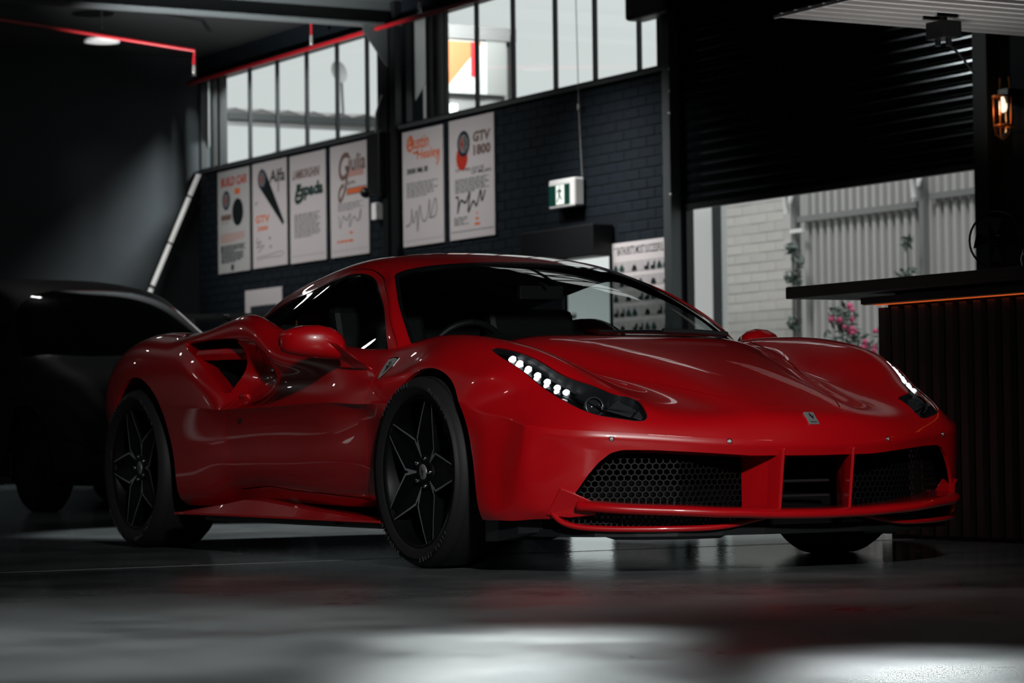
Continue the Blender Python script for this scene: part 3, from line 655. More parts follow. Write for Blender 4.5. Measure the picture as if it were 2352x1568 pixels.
for k in range(4):
    a = k * PI / 2; fb.add([C @ Vector((.02 * math.cos(a), .02 * math.sin(a), -.01)), C @ Vector((.10 * math.cos(a - .35), .10 * math.sin(a - .35), -.015)), C @ Vector((.105 * math.cos(a + .35), .105 * math.sin(a + .35), .012))], [(0, 1, 2)])
fb.build('blade', DKSTEEL, t); MB().tube([C @ Vector((0, 0, -.02)), C @ Vector((0, 0, .03))], .022, 12).build('motor', DKSTEEL, t)
# caged bulkhead lamp on the wall right of the roller door
AMB = mat('lamp_copper', (.45, .16, .05), .3, .8); BULB = mat('bulb_glow', (1, .9, .8), .4, emit=(1, .80, .62), es=1.6)
t = empty('cage_lamp', (-5.96, YW - .14, 2.72), 'copper caged wall lamp with a glowing bulb right of the roller door', 'lamp')
MB().lathe([(.075, -.012), (.078, 0), (.075, .006), (.045, .006)], 24).build('upper_ring', AMB, t); MB().lathe([(.066, -.208), (.069, -.20), (.066, -.194), (.06, -.2)], 24).build('lower_ring', AMB, t)
for k in range(5):
    a = k * 2 * PI / 5 + .3; c_, s_ = math.cos(a), math.sin(a)
    MB().tube([(.066 * c_, .066 * s_, .0), (.062 * c_, .062 * s_, -.20), (.05 * c_, .05 * s_, -.26), (.0, .0, -.295)], .0045, 6).build('cage_bar', AMB, t)
    if k < 3: MB().tube([(.06 * c_, .06 * s_, .0), (.05 * c_, .05 * s_, .13)], .004, 6).build('stem_rod', AMB, t)
MB().lathe([(.046, 0), (.047, -.20), (.040, -.25), (.022, -.275), (.0001, -.28)], 24).build('glass_dome', thin_glass('dome_glass', (.93, .92, .9)), t)
MB().lathe([(.0001, -.11), (.018, -.105), (.028, -.08), (.026, -.035), (.012, -.01), (.012, .0)], 16).build('bulb', BULB, t)
MB().box((-.05, .0, -.05), (.05, .14, .05)).build('wall_bracket', DKSTEEL, t)
L = bpy.data.lights.new('cage_lamp_light', 'POINT'); L.energy = 1.2; L.color = (1, .5, .22); L.shadow_soft_size = .03
o = bpy.data.objects.new('cage_lamp_light', L); COL.objects.link(o); o.location = (-5.96, YW - .30, 2.62)

# ---------------------------------------------------------------- outside
tag(MB().box((-60, YW + .22, -.14), (40, 60, -.04)).build('yard', noise_mat('yard_concrete', (.42, .42, .41), (.52, .52, .51), 1.0, (.7, .8))), kind='structure')
t = empty('white_wall', (-14.15, 9.6, 0), 'plain white wall end just outside the roller door opening', 'wall')
MB().box((-1.6, 0, 0), (.28, .12, 3.6)).build('panel', mat('white_render', (.90, .92, .91), .7), t)
tag(MB().box((-13.865, 9.54, 0), (-13.82, 9.62, 3.6)).build('downpipe', mat('pipe_dark', (.035, .04, .042), .5)), 'dark upright downpipe between the white wall and the pale brick wall', 'pipe')
NB = empty('brick_wall', (-16.0, 11.0, 0), 'pale painted brick wall outside the roller door', 'wall')
MB().box((-.25, .02, 0), (1.47, .2, 3.6)).build('mortar', mat('pale_mortar', (.54, .525, .51), .8), NB)
bme = MB().box((0, 0, 0), (.29, .03, .092)).mesh('brick'); bms = [noise_mat('pale_brick_%d' % k, c, tuple(q * 1.08 for q in c), 6, (.7, .8)) for k, c in enumerate(((.55, .53, .51), (.53, .515, .50), (.57, .55, .53)))]
mes = []
for m_ in bms: q = bme.copy(); q.materials.append(m_); mes.append(q)
for r in range(35):
    for c in range(6):
        x = -.25 + c * .30 - (.15 if r % 2 else 0)
        if x + .29 > 1.5 or x < -.45: continue
        o = bpy.data.objects.new('brick', mes[(r * 7 + c * 3) % 3]); COL.objects.link(o); o.parent = NB; o.location = (x, random.uniform(.013, .017), r * .102)
FENC = mat('fence_sheet', (.50, .495, .49), .55, .15); FRAIL = mat('fence_rail', (.26, .265, .265), .5, .3); WBRK = mat('white_bracket', (.85, .86, .85), .5)
fence = empty('corrugated_fence', (-14.4, 11.0, 0), 'grey corrugated metal fence with rails outside the roller door', 'fence')
def corrugated(x0, n, pitch=.125, z0=.1, z1=3.3):
    v = []; x = x0
    for k in range(n):
        for dx, dy in ((0, 0), (.42, 0), (.5, -.05), (.92, -.05)): v.append((x + dx * pitch, dy))
        x += pitch
    v.append((x, 0)); m = len(v)
    vv = [(a, b, z0) for a, b in v] + [(a, b, z1) for a, b in v] + [(a, b + .006, z0) for a, b in v] + [(a, b + .006, z1) for a, b in v]
    f = [(i, i + 1, m + i + 1, m + i) for i in range(m - 1)] + [(2 * m + i + 1, 2 * m + i, 3 * m + i, 3 * m + i + 1) for i in range(m - 1)]
    return MB().add(vv, f), x
x = .05
for k, n in enumerate((9, 8, 8, 8)):
    mb, x = corrugated(x, n); mb.build('corrugated_sheet', FENC, fence)
for z in (2.62, .9):
    MB().box((-.02, -.10, z - .03), (2.02, -.05, z + .03)).build('rail', FRAIL, fence); MB().box((2.2, -.10, z + .03), (4.2, -.05, z + .09)).build('rail', FRAIL, fence)
for x_, zt in ((.0, 3.3), (2.10, 3.3)):
    MB().box((x_ - .035, -.12, 0), (x_ + .035, -.05, zt)).build('post', FRAIL, fence)
    MB().tube([(x_ - .05, -.16, 2.68), (x_ - .05, -.17, 2.86), (x_ + .0, -.18, 2.93), (x_ + .07, -.18, 2.88), (x_ + .04, -.18, 2.78)], [.03, .035, .04, .035, .02], 8).build('curved_bracket', WBRK, fence)
for z in (2.5, 1.9, 1.35): MB().box((.0, -.16, z - .02), (.22, -.13, z + .02)).build('hinge_strap', WBRK, fence)
LEAFM = noise_mat('leaf_green', (.055, .085, .075), (.13, .17, .15), 9, (.5, .7)); PINK = mat('blossom_pink', (.72, .10, .24), .6); STEMM = mat('stem_brown', (.08, .07, .06), .7)
def leaves(mb, c, rad, n, size, rnd, flat=1.0):
    for _ in range(n):
        d = Vector((rnd.gauss(0, 1), rnd.gauss(0, 1), rnd.gauss(0, 1) * flat)); d.normalize(); p_ = Vector(c) + d * rad * rnd.random() ** .5
        a = Vector((rnd.gauss(0, 1), rnd.gauss(0, 1), rnd.gauss(0, .7))).normalized(); b = a.orthogonal().normalized(); s_ = size * rnd.uniform(.6, 1.3)
        mb.add([p_ - a * s_, p_ + b * s_ * .3, p_ + a * s_, p_ - b * s_ * .3], [(0, 1, 2, 3)])
def shrub(name, loc, blobs, lab, cat, flowers, seed):
    t = empty(name, loc, lab, cat); rnd = random.Random(seed); st = MB(); lf = MB(); fl_ = MB()
    for x, y, z, r, n in blobs:
        st.tube([(x * .3, y * .3, 0), (x * .7, y * .7, z * .6), (x, y, z)], [.014, .010, .006], 5); leaves(lf, (x, y, z), r, n, .055, rnd)
        for _ in range(int(n * flowers)):
            d = Vector((rnd.gauss(0, 1), rnd.gauss(0, 1) - .4, rnd.gauss(0, 1))).normalized() * r * rnd.uniform(.6, 1.05); fl_.ball(Vector((x, y, z)) + d, rnd.uniform(.018, .034), 6, 4)
    st.build('stems', STEMM, t); q = lf.build('foliage', LEAFM, t); q['kind'] = 'stuff'
    if fl_.v: q = fl_.build('blossom', PINK, t); q['kind'] = 'stuff'
shrub('flowering_shrub', (-11.2, 9.2, -.04), [(-.38, 0, 1.05, .22, 90), (-.1, 0, 1.52, .14, 80), (.02, .05, 1.28, .15, 70), (.0, 0, 1.0, .24, 120), (.35, 0, 1.12, .20, 70), (.42, .1, 1.32, .13, 40), (.15, 0, .75, .3, 120), (-.4, 0, .7, .3, 120)], 'grey-green shrub with pink blossoms outside below the bar top', 'shrub', .16, 3)
shrub('climbing_vine', (-12.33, 10.72, -.04), [(-.02, 0, 1.2, .12, 40), (-.05, 0, 1.6, .13, 50), (.03, 0, 1.95, .12, 45), (-.14, 0, 1.75, .10, 30), (-.42, 0, 1.35, .10, 16), (-1.3, 0, 1.38, .12, 16), (.02, 0, 2.3, .07, 20)], 'thin climbing vine growing up the right fence post', 'vine', 0, 5)
shrub('climbing_vine', (-14.18, 10.72, -.04), [(0, 0, 1.2, .09, 40), (.02, 0, 1.6, .08, 40), (0, 0, 2.05, .09, 50), (0, 0, 2.35, .06, 26), (.08, 0, 2.2, .08, 12)], 'dark climbing vine on the left fence post by the pale brick wall', 'vine', 0, 6)
# neighbouring buildings seen through the high windows
t = empty('neighbour_roof', (-23.0, 9.7, 0), 'corrugated roof edge of a neighbouring shed seen through the left window', 'roof')
rf = MB(); v = []
for k in range(41):
    y = -1.25 + k * .09; v += [(0, y, 4.57 + .025 * math.sin(k * PI / 2)), (-3, y, 4.9 + .025 * math.sin(k * PI / 2))]
rf.add(v, [(2 * k, 2 * k + 1, 2 * k + 3, 2 * k + 2) for k in range(40)]); rf.build('roof_sheet', mat('roof_grey', (.32, .31, .31), .6), t)
MB().box((-.08, -1.25, 4.45), (.02, 2.4, 4.53)).build('gutter', mat('gutter_dark', (.06, .07, .07), .5), t); MB().box((-.1, -1.25, 4.38), (-.05, 2.4, 4.45)).build('fascia', mat('fascia_grey', (.36, .35, .35), .6), t)
MB().box((-3, .72, 0), (-.2, 2.4, 4.4)).build('shed_wall', mat('shed_wall', (.62, .63, .62), .7), t)
MB().tube([(-.05, .05, 3.4), (-.05, .12, 4.1)], .06, 8).tube([(-.05, .15, 4.22), (-.05, .5, 4.15)], .03, 8).build('vent_elbow', mat('vent_grey', (.5, .5, .5), .6), t)
t = empty('satellite_dish', (-23.6, 10.25, 5.18), 'pale grey satellite dish seen through the left window', 'dish')
MB().lathe([(.0001, 0), (.07, .008), (.13, .03), (.16, .05)], 24, Matrix.Rotation(1.2, 4, 'Y') @ Matrix.Diagonal((1, .7, 1, 1))).build('reflector', mat('dish_grey', (.42, .43, .43), .6), t)
MB().tube([(0, .05, -.05), (-.05, .1, -.6)], .02, 6).build('mast', FRAIL, t)
t = empty('neighbour_building', (-18.0, 8.75, 0), 'grey neighbouring building with a sign panel seen through the right window', 'building')
MB().box((-.6, .0, 0), (-.06, .98, 4.93)).build('wall', mat('neighbour_wall', (.20, .197, .195), .7), t)
MB().box((-.06, -.0, 4.83), (.0, .98, 4.98)).build('parapet', mat('parapet_grey', (.15, .145, .145), .7), t)
MB().box((-.06, .90, 3.9), (.02, .96, 4.9)).build('corner_post', mat('corner_grey', (.12, .12, .12), .6), t)
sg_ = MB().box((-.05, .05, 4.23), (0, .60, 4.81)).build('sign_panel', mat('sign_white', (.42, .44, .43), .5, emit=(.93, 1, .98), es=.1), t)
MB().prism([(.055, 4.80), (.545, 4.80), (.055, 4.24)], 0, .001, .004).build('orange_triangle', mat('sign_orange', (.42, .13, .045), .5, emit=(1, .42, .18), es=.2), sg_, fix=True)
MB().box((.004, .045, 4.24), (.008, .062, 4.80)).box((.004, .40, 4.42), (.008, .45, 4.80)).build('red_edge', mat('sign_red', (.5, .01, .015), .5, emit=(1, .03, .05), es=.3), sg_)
MB().box((-.04, .60, 4.23), (-.01, .85, 4.83)).build('sign_return', mat('sign_return', (.24, .24, .235), .6), t)
MB().box((.0, .09, 3.9), (.05, .20, 4.10)).build('lamp_box', mat('lamp_box_white', (.85, .86, .85), .5, emit=(1, 1, 1), es=.3), t)

# ---------------------------------------------------------------- dark car behind, at the left
dk = empty('dark_car', (-10.5, 1.75, 0), 'black car parked in the shadow at the far left behind the red car', 'car')
DPAINT = mat('black_car_paint', (.002, .0025, .003), .5, 0, .12)
ST = [ # x, half width of body, belt z, hood/deck z, roof half width, roof z
 (2.45, .60, .58, .60), (2.35, .78, .62, .70), (2.0, .88, .74, .86), (1.55, .93, .86, .97), (1.22, .945, .93, 1.05), (.6, .95, .95, 1.07), (-.6, .95, .97, 1.08), (-1.6, .95, .99, 1.08), (-2.05, .93, 1.0, 1.07), (-2.3, .84, .98, 1.02), (-2.38, .70, .90, .92)]
N = []
for x, w, zb, zh in ST: N.append([(x, 0, zh), (x, w * .5, zh - .005), (x, w * .82, zh - .03), (x, w * .97, zb - .06), (x, w, zb - .22), (x, w * .985, .46), (x, w * .98, .30), (x, w * .93, .20)])
G = surf(mirror_cols(N), 6, 4); sk = Skin(G, flip=False)
for cx in (1.45, -1.35): sk.assign('cut', lambda C, c=cx: np.maximum(np.hypot(C[:, 0] - c, C[:, 2] - .33) - .38, .55 - np.abs(C[:, 1])))
bk = {}; sk.deal(bk); bucket_obj('body', bk['body'], DPAINT, dk)
GHD = [[(1.22, 0, 1.03), (1.2, .40, 1.03), (1.13, .74, 1.01), (1.05, .84, .98), (.95, .88, .96)], [(.70, 0, 1.34), (.68, .36, 1.335), (.60, .62, 1.31), (.52, .70, 1.27), (.30, .86, .99)], [(.25, 0, 1.55), (.22, .36, 1.545), (.14, .58, 1.52), (.05, .66, 1.47), (-.2, .86, 1.0)], [(-.5, 0, 1.665), (-.5, .36, 1.66), (-.5, .56, 1.63), (-.5, .65, 1.56), (-.7, .86, 1.02)], [(-1.3, 0, 1.66), (-1.3, .36, 1.655), (-1.3, .54, 1.62), (-1.3, .63, 1.54), (-1.3, .86, 1.03)], [(-1.9, 0, 1.38), (-1.9, .36, 1.375), (-1.88, .53, 1.35), (-1.86, .62, 1.29), (-1.8, .83, 1.04)], [(-2.2, 0, 1.05), (-2.2, .36, 1.05), (-2.18, .56, 1.04), (-2.14, .66, 1.03), (-2.08, .80, 1.0)]]
G = surf(mirror_cols(GHD), 6, 5); g2 = Skin(G, flip=False)
g2.assign('side_window', lambda C: np.maximum(np.maximum(.70 - np.abs(C[:, 1]), C[:, 2] - 1.40), np.maximum(1.04 - C[:, 2], np.abs(C[:, 0] + .6) - 1.1)))
g2.assign('windscreen', lambda C: np.maximum(np.maximum(.34 - C[:, 0] - (C[:, 2] - 1.46) * 1.2, np.abs(C[:, 1]) - (.80 - (C[:, 2] - 1.0) * .42)), 1.05 - C[:, 2]))
bk = {}; g2.deal(bk); bucket_obj('roof', bk['body'], DPAINT, dk)
DG = mat('dark_car_glass', (.004, .005, .006), .05, 0, .5, 1.0)
for nme in ('side_window', 'windscreen'):
    if nme in bk: bucket_obj(nme, bk[nme], DG, dk)
for cx in (1.45, -1.35):
    for sg in (-1, 1):
        w = empty('wheel', (cx, .80 * sg, .33), parent=dk); R_ = Matrix.Rotation(PI / 2 * (1 if sg < 0 else -1), 4, 'X')
        MB().lathe([(.22, .10), (.30, .11), (.33, .08), (.33, -.08), (.30, -.11), (.22, -.10)], 40, R_).build('tyre', mat('old_tyre', (.004, .004, .004), .8, spec=.1), w)
        MB().lathe([(.0001, .07), (.05, .075), (.06, .05), (.20, .07), (.22, .10), (.22, -.1)], 40, R_).build('rim', mat('dark_car_rim', (.004, .004, .004), .6, spec=.1), w)
MB().box((-2.2, -.66, .17), (2.2, .66, .80)).box((-.95, -.90, .18), (1.05, .90, .40)).build('underbody', mat('underbody', (.004, .004, .004), .8), dk)
for sg in (-1, 1):
    MB().box((-.95, .945 * sg - .006, .175), (1.02, .945 * sg + .012, .20)).build('sill_strip', mat('sill_chrome', (.10, .14, .13), .25, .9), dk)
    MB().box((-2.0, .955 * sg - .006, .765), (1.3, .955 * sg + .004, .785)).build('waist_strip', mat('strip_dark_chrome', (.05, .06, .06), .25, .9), dk)
    MB().ball((.92, 1.02 * sg, 1.02), .09, 12, 8, sc=(.6, 1.0, .7)).build('door_mirror', DPAINT, dk)
    MB().ball((-.45, .965 * sg, .86), .05, 12, 6, sc=(2.0, .4, .35)).build('door_handle', mat('handle_chrome', (.3, .31, .31), .2, 1), dk)
# ---------------------------------------------------------------- red sports car: body surfaces
# net of the upper body, right half: rows from the nose edge back to the tail, columns from the centre out (x, half width, z)
UP = [
 [(1.10,0,.437),(1.09,.15,.438),(1.068,.28,.442),(1.03,.4,.449),(.978,.52,.459),(.92,.64,.469),(.86,.75,.477),(.80,.82,.483),(.745,.868,.49),(.69,.90,.50)],
 [(1.07,0,.505),(1.06,.15,.503),(1.035,.28,.499),(1.0,.40,.497),(.95,.52,.502),(.90,.625,.515),(.84,.72,.53),(.755,.795,.54),(.675,.848,.54),(.59,.905,.525)],
 [(.985,0,.553),(.985,.176,.549),(.965,.28,.54),(.93,.40,.537),(.88,.52,.553),(.83,.61,.585),(.765,.72,.582),(.665,.805,.588),(.58,.86,.575),(.495,.922,.54)],
 [(.82,0,.618),(.82,.2,.61),(.80,.30,.59),(.775,.40,.585),(.745,.52,.607),(.70,.64,.645),(.64,.742,.638),(.555,.828,.632),(.475,.883,.603),(.405,.936,.555)],
 [(.62,0,.682),(.62,.21,.674),(.61,.33,.645),(.60,.42,.632),(.585,.54,.665),(.565,.67,.71),(.52,.765,.702),(.45,.86,.68),(.385,.908,.64),(.32,.947,.58)],
 [(.4,0,.743),(.4,.23,.737),(.4,.36,.708),(.4,.455,.677),(.4,.565,.722),(.4,.69,.768),(.38,.785,.755),(.32,.88,.705),(.27,.92,.66),(.22,.95,.60)],
 [(.2,0,.790),(.2,.25,.786),(.2,.40,.762),(.2,.5,.733),(.19,.6,.768),(.18,.71,.808),(.17,.80,.795),(.14,.885,.74),(.12,.925,.69),(.1,.952,.60)],
 [(.02,0,.826),(.01,.26,.824),(0,.44,.808),(-.02,.545,.781),(-.03,.625,.803),(-.03,.72,.829),(-.03,.80,.812),(-.04,.885,.75),(-.05,.925,.69),(-.05,.952,.60)],
 [(-.25,0,.85),(-.25,.27,.848),(-.25,.46,.826),(-.25,.56,.80),(-.24,.64,.825),(-.23,.735,.832),(-.22,.805,.80),(-.2,.875,.73),(-.2,.915,.68),(-.2,.948,.595)],
 [(-.47,0,.83),(-.47,.27,.83),(-.47,.46,.825),(-.47,.57,.82),(-.47,.67,.815),(-.46,.745,.81),(-.45,.81,.775),(-.43,.875,.705),(-.42,.915,.655),(-.41,.95,.588)],
 [(-.7,0,.83),(-.7,.27,.83),(-.7,.46,.825),(-.7,.6,.815),(-.7,.71,.805),(-.7,.80,.795),(-.7,.865,.745),(-.7,.905,.68),(-.7,.93,.635),(-.7,.957,.598)],
 [(-1.1,0,.83),(-1.1,.27,.83),(-1.1,.46,.83),(-1.1,.62,.83),(-1.1,.73,.83),(-1.1,.81,.83),(-1.1,.885,.765),(-1.1,.885,.70),(-1.1,.915,.64),(-1.1,.958,.592)],
 [(-1.4,0,.86),(-1.4,.27,.86),(-1.4,.46,.86),(-1.4,.62,.865),(-1.4,.74,.87),(-1.4,.82,.872),(-1.38,.89,.80),(-1.38,.855,.715),(-1.38,.89,.645),(-1.4,.96,.588)],
 [(-1.75,0,.90),(-1.75,.27,.90),(-1.75,.46,.91),(-1.75,.64,.925),(-1.72,.755,.95),(-1.675,.83,.968),(-1.60,.885,.865),(-1.56,.80,.76),(-1.60,.85,.665),(-1.66,.962,.586)],
 [(-2.15,0,.90),(-2.15,.27,.905),(-2.15,.46,.91),(-2.15,.62,.92),(-2.12,.73,.935),(-2.12,.815,.928),(-2.10,.90,.885),(-1.95,.93,.76),(-1.80,.945,.67),(-1.74,.963,.586)],
 [(-2.38,0,.90),(-2.38,.27,.90),(-2.38,.46,.905),(-2.38,.62,.915),(-2.38,.71,.925),(-2.4,.80,.922),(-2.35,.90,.88),(-2.2,.955,.79),(-2.08,.968,.70),(-2.0,.97,.60)],
 [(-2.65,0,.90),(-2.65,.27,.90),(-2.65,.46,.905),(-2.65,.6,.915),(-2.65,.69,.93),(-2.68,.79,.935),(-2.65,.90,.89),(-2.6,.955,.80),(-2.58,.972,.71),(-2.55,.972,.60)],
 [(-2.95,0,.89),(-2.95,.27,.89),(-2.95,.46,.895),(-2.95,.6,.905),(-2.95,.68,.915),(-2.95,.78,.905),(-2.93,.882,.862),(-2.9,.938,.782),(-2.89,.96,.70),(-2.88,.97,.60)],
 [(-3.25,0,.885),(-3.25,.27,.885),(-3.23,.46,.88),(-3.2,.6,.87),(-3.17,.69,.85),(-3.13,.77,.835),(-3.11,.85,.80),(-3.08,.905,.74),(-3.06,.93,.68),(-3.06,.935,.60)],
 [(-3.42,0,.84),(-3.41,.27,.84),(-3.38,.46,.83),(-3.33,.6,.81),(-3.28,.69,.78),(-3.23,.77,.75),(-3.19,.83,.71),(-3.16,.87,.67),(-3.15,.88,.64),(-3.15,.89,.60)],
]
PU, PV = 10, 8
def tail_row(r): return r
UPG = surf(mirror_cols(UP), PU, PV)
NC = 10
# lower skin: below the nose edge and the waist crease; one row per knot of that line, columns downward (dx, half width, z)
def col_prof(ws, zs, dx=(0,)*6): return [(d, w, z) for d, w, z in zip(dx, ws, zs)]
ZF = (.455, .40, .33, .26, .21, .18)
LOW = []
for k in range(NC - 1):                      # nose rows, centre to corner
    x, w, z = UP[0][k]
    q = k / (NC - 1)
    ws = [w + .004 * q, w + .01 * q, w + .014 * q, w + .014 * q, w + .012 * q, w]
    zz = [z - .02, z - .055, .32, .255, .215, .185]
    dxs = [.004, -.004, -.012, -.02, -.03, -.05]
    LOW.append([(x + d, a, b) for d, a, b in zip(dxs, ws, zz)])
LOW.append([(.692,.907,.46),(.69,.915,.40),(.675,.918,.33),(.66,.918,.26),(.645,.915,.215),(.63,.905,.18)])
SIDE = {1: [(.595,.917,.47),(.59,.928,.40),(.585,.934,.33),(.58,.934,.26),(.575,.935,.21),(.57,.925,.18)],
 2: [(.50,.94,.48),(.50,.95,.40),(.50,.955,.33),(.50,.953,.26),(.50,.948,.21),(.50,.935,.18)],
 3: [(.41,.95,.49),(.41,.958,.40),(.41,.96,.33),(.41,.958,.26),(.41,.95,.21),(.41,.94,.18)]}
for r in (4, 5, 6, 7, 8):
    x = UP[r][9][0]; SIDE[r] = [(x, .955, z) for z in (.50, .42, .34, .28, .22, .18)]
SIDE[9] = [(-.41,.935,.555),(-.41,.93,.47),(-.41,.935,.37),(-.41,.925,.28),(-.41,.905,.235),(-.41,.86,.20)]
SIDE[10] = [(-.7,.945,.565),(-.7,.932,.48),(-.7,.932,.38),(-.7,.92,.29),(-.7,.90,.245),(-.7,.855,.205)]
SIDE[11] = [(-1.1,.945,.56),(-1.1,.93,.47),(-1.1,.93,.37),(-1.1,.918,.30),(-1.1,.90,.262),(-1.1,.85,.21)]
SIDE[12] = [(-1.4,.947,.555),(-1.4,.932,.47),(-1.4,.932,.37),(-1.4,.92,.31),(-1.4,.90,.277),(-1.4,.85,.21)]
SIDE[13] = [(-1.66,.95,.55),(-1.66,.935,.46),(-1.66,.935,.37),(-1.66,.925,.31),(-1.66,.905,.272),(-1.66,.85,.21)]
SIDE[14] = [(-1.74,.952,.55),(-1.74,.938,.46),(-1.74,.937,.37),(-1.74,.927,.30),(-1.74,.908,.262),(-1.74,.85,.21)]
SIDE[15] = [(-2.0,.963,.55),(-2.0,.952,.46),(-2.0,.948,.37),(-2.0,.943,.29),(-2.0,.925,.225),(-2.0,.88,.19)]
for r, x in ((16, -2.55), (17, -2.87)):
    SIDE[r] = [(x, w, z) for w, z in zip((.968, .966, .964, .96, .95, .93), (.54, .46, .38, .30, .24, .20))]
SIDE[18] = [(-3.05,.927,.53),(-3.05,.93,.45),(-3.05,.93,.38),(-3.05,.92,.30),(-3.05,.91,.24),(-3.05,.88,.20)]
SIDE[19] = [(-3.15,.892,.53),(-3.15,.895,.45),(-3.15,.89,.38),(-3.14,.885,.30),(-3.12,.87,.24),(-3.10,.84,.20)]
for r in range(1, 20): LOW.append(SIDE[r])
TOPL = list(UP[0]) + [UP[r][9] for r in range(1, 20)]
LOW = np.array([[t] + l for t, l in zip(TOPL, LOW)], float)
def low_surface():
    top = [UPG[0, (NC - 1) * PV + j] for j in range((NC - 1) * PV + 1)]          # nose edge, centre to the left corner
    top = [(p[0], abs(p[1]), p[2]) for p in top]
    side = [UPG[i, -1] for i in range(1, UPG.shape[0])]
    N = LOW; tu = knots(N, 0); tv = knots(N, 1)
    uu = list(dense(tu[:NC], PV)) + list(dense(tu[NC - 1:], PU))[1:]
    # mirrored start keeps the nose smooth across the centre line
    M = N[1:3][::-1].copy(); M[..., 1] *= -1
    Nm = np.concatenate([M, N]); tm = np.concatenate([[-tu[2], -tu[1]], tu])
    A = cspline(tm, Nm, uu)
    G = cspline(tv, A.transpose(1, 0, 2), dense(tv, 8)).transpose(1, 0, 2)
    T = np.array(top + side); dlt = T - G[:, 0]
    fall = np.linspace(1, 0, G.shape[1])[None, :, None] ** 3
    return G + dlt[:, None, :] * fall
LG = low_surface()
LGR = LG.copy(); LGR[..., 1] *= -1
# greenhouse net: rows from the windscreen base back, columns centre, ..., 4 = windscreen edge, 5 = glass front edge / rail, 6 belt line
GH = [
 [(.06,0,.80),(.045,.27,.798),(-.06,.48,.79),(-.28,.645,.79),(-.43,.735,.80),(-.455,.768,.785),(-.47,.785,.76)],
 [(-.22,0,.94),(-.225,.25,.935),(-.29,.43,.922),(-.40,.57,.90),(-.565,.705,.90),(-.585,.74,.895),(-.68,.80,.76)],
 [(-.5,0,1.05),(-.505,.24,1.046),(-.54,.40,1.032),(-.61,.52,1.01),(-.717,.65,.994),(-.725,.685,.985),(-.9,.80,.77)],
 [(-.72,0,1.118),(-.725,.22,1.114),(-.75,.37,1.102),(-.785,.48,1.083),(-.83,.60,1.056),(-.85,.635,1.045),(-1.15,.80,.79)],
 [(-.885,0,1.158),(-.89,.2,1.154),(-.905,.33,1.146),(-.925,.44,1.132),(-.94,.545,1.108),(-.99,.59,1.09),(-1.38,.80,.83)],
 [(-1.18,0,1.21),(-1.18,.2,1.206),(-1.19,.32,1.198),(-1.2,.43,1.186),(-1.2,.525,1.163),(-1.24,.582,1.124),(-1.52,.79,.87)],
 [(-1.45,0,1.206),(-1.45,.2,1.201),(-1.46,.32,1.191),(-1.49,.43,1.175),(-1.53,.53,1.14),(-1.55,.582,1.092),(-1.65,.775,.90)],
 [(-1.75,0,1.172),(-1.75,.2,1.168),(-1.76,.31,1.158),(-1.77,.42,1.142),(-1.80,.52,1.105),(-1.83,.575,1.052),(-1.83,.715,.91)],
 [(-2.1,0,1.10),(-2.1,.19,1.096),(-2.1,.3,1.09),(-2.1,.41,1.078),(-2.1,.51,1.048),(-2.12,.57,.985),(-2.1,.65,.90)],
 [(-2.6,0,.945),(-2.6,.18,.943),(-2.6,.29,.935),(-2.6,.37,.925),(-2.6,.43,.91),(-2.6,.48,.895),(-2.6,.56,.87)],
]
GHG = surf(mirror_cols(GH), 14, 12)

def XW(C): return np.stack([C[:, 0], np.abs(C[:, 1])], -1)       # plan view
def XZ(C): return np.stack([C[:, 0], C[:, 2]], -1)               # side view
def WZ(C): return np.stack([np.abs(C[:, 1]), C[:, 2]], -1)       # front view
def band(fn, lo, hi):
    """restrict a field by extra half spaces given as arrays"""
    return fn
ARCH_F = curve([(-.345,.10),(-.335,.25),(-.324,.376),(-.286,.487),(-.221,.589),(-.133,.658),(-.013,.703),(.103,.703),(.216,.665),(.31,.587),(.386,.489),(.435,.378),(.452,.289),(.458,.2),(.46,.10)], 80)
ARCH_R = curve([(-2.94,.08),(-2.935,.25),(-2.92,.40),(-2.892,.517),(-2.827,.623),(-2.73,.705),(-2.618,.74),(-2.468,.711),(-2.323,.615),(-2.253,.503),(-2.208,.374),(-2.197,.245),(-2.19,.08)], 80)
def outer(C, w): return w - np.abs(C[:, 1])                      # negative outside half width w
def f_arch(P): return lambda C: np.maximum(poly_sd(XZ(C), P), outer(C, .62))

def front(C, x): return x - C[:, 0]                              # negative ahead of x
def behind(C, x): return C[:, 0] - x
HL_P = curve([(.297,.801),(.40,.8135),(.508,.803),(.607,.786),(.712,.769),(.80,.741),(.848,.706),(.889,.645),(.921,.575),(.915,.562),(.881,.553),(.83,.552),(.812,.607),(.731,.652),(.635,.705),(.507,.743),(.38,.775)], 120, closed=True)
LID_P = [(.988,-.1),(.988,.177),(.80,.262),(.632,.332),(.421,.433),(.247,.498),(.016,.565),(-.2,.62),(-.4,.62),(-.4,-.1)]
FOOT_P = [(-.03,-.1),(-.045,.27),(-.13,.46),(-.33,.62),(-.46,.715),(-.50,.75),(-.7,.765),(-1.1,.765),(-1.4,.76),(-1.6,.74),(-1.72,.69),(-1.72,-.1)]
SCOOP_P = curve([(-2.178,.872),(-2.055,.818),(-1.934,.753),(-1.819,.696),(-1.74,.655),(-1.715,.655),(-1.715,.69),(-1.712,.726),(-1.70,.774),(-1.68,.827),(-1.69,.862),(-1.745,.878),(-1.9,.881),(-2.1,.882)], 90, closed=True)
DOOR_P = [(-.46,.236),(-.43,.30),(-.42,.40),(-.44,.50),(-.42,.576),(-.43,.65),(-.45,.713),(-.47,.83),(-1.45,.93),(-1.52,.84),(-1.60,.77),(-1.645,.68),(-1.665,.585),(-1.70,.50),(-1.67,.40),(-1.645,.262),(-1.37,.277),(-1.1,.262),(-.85,.254)]
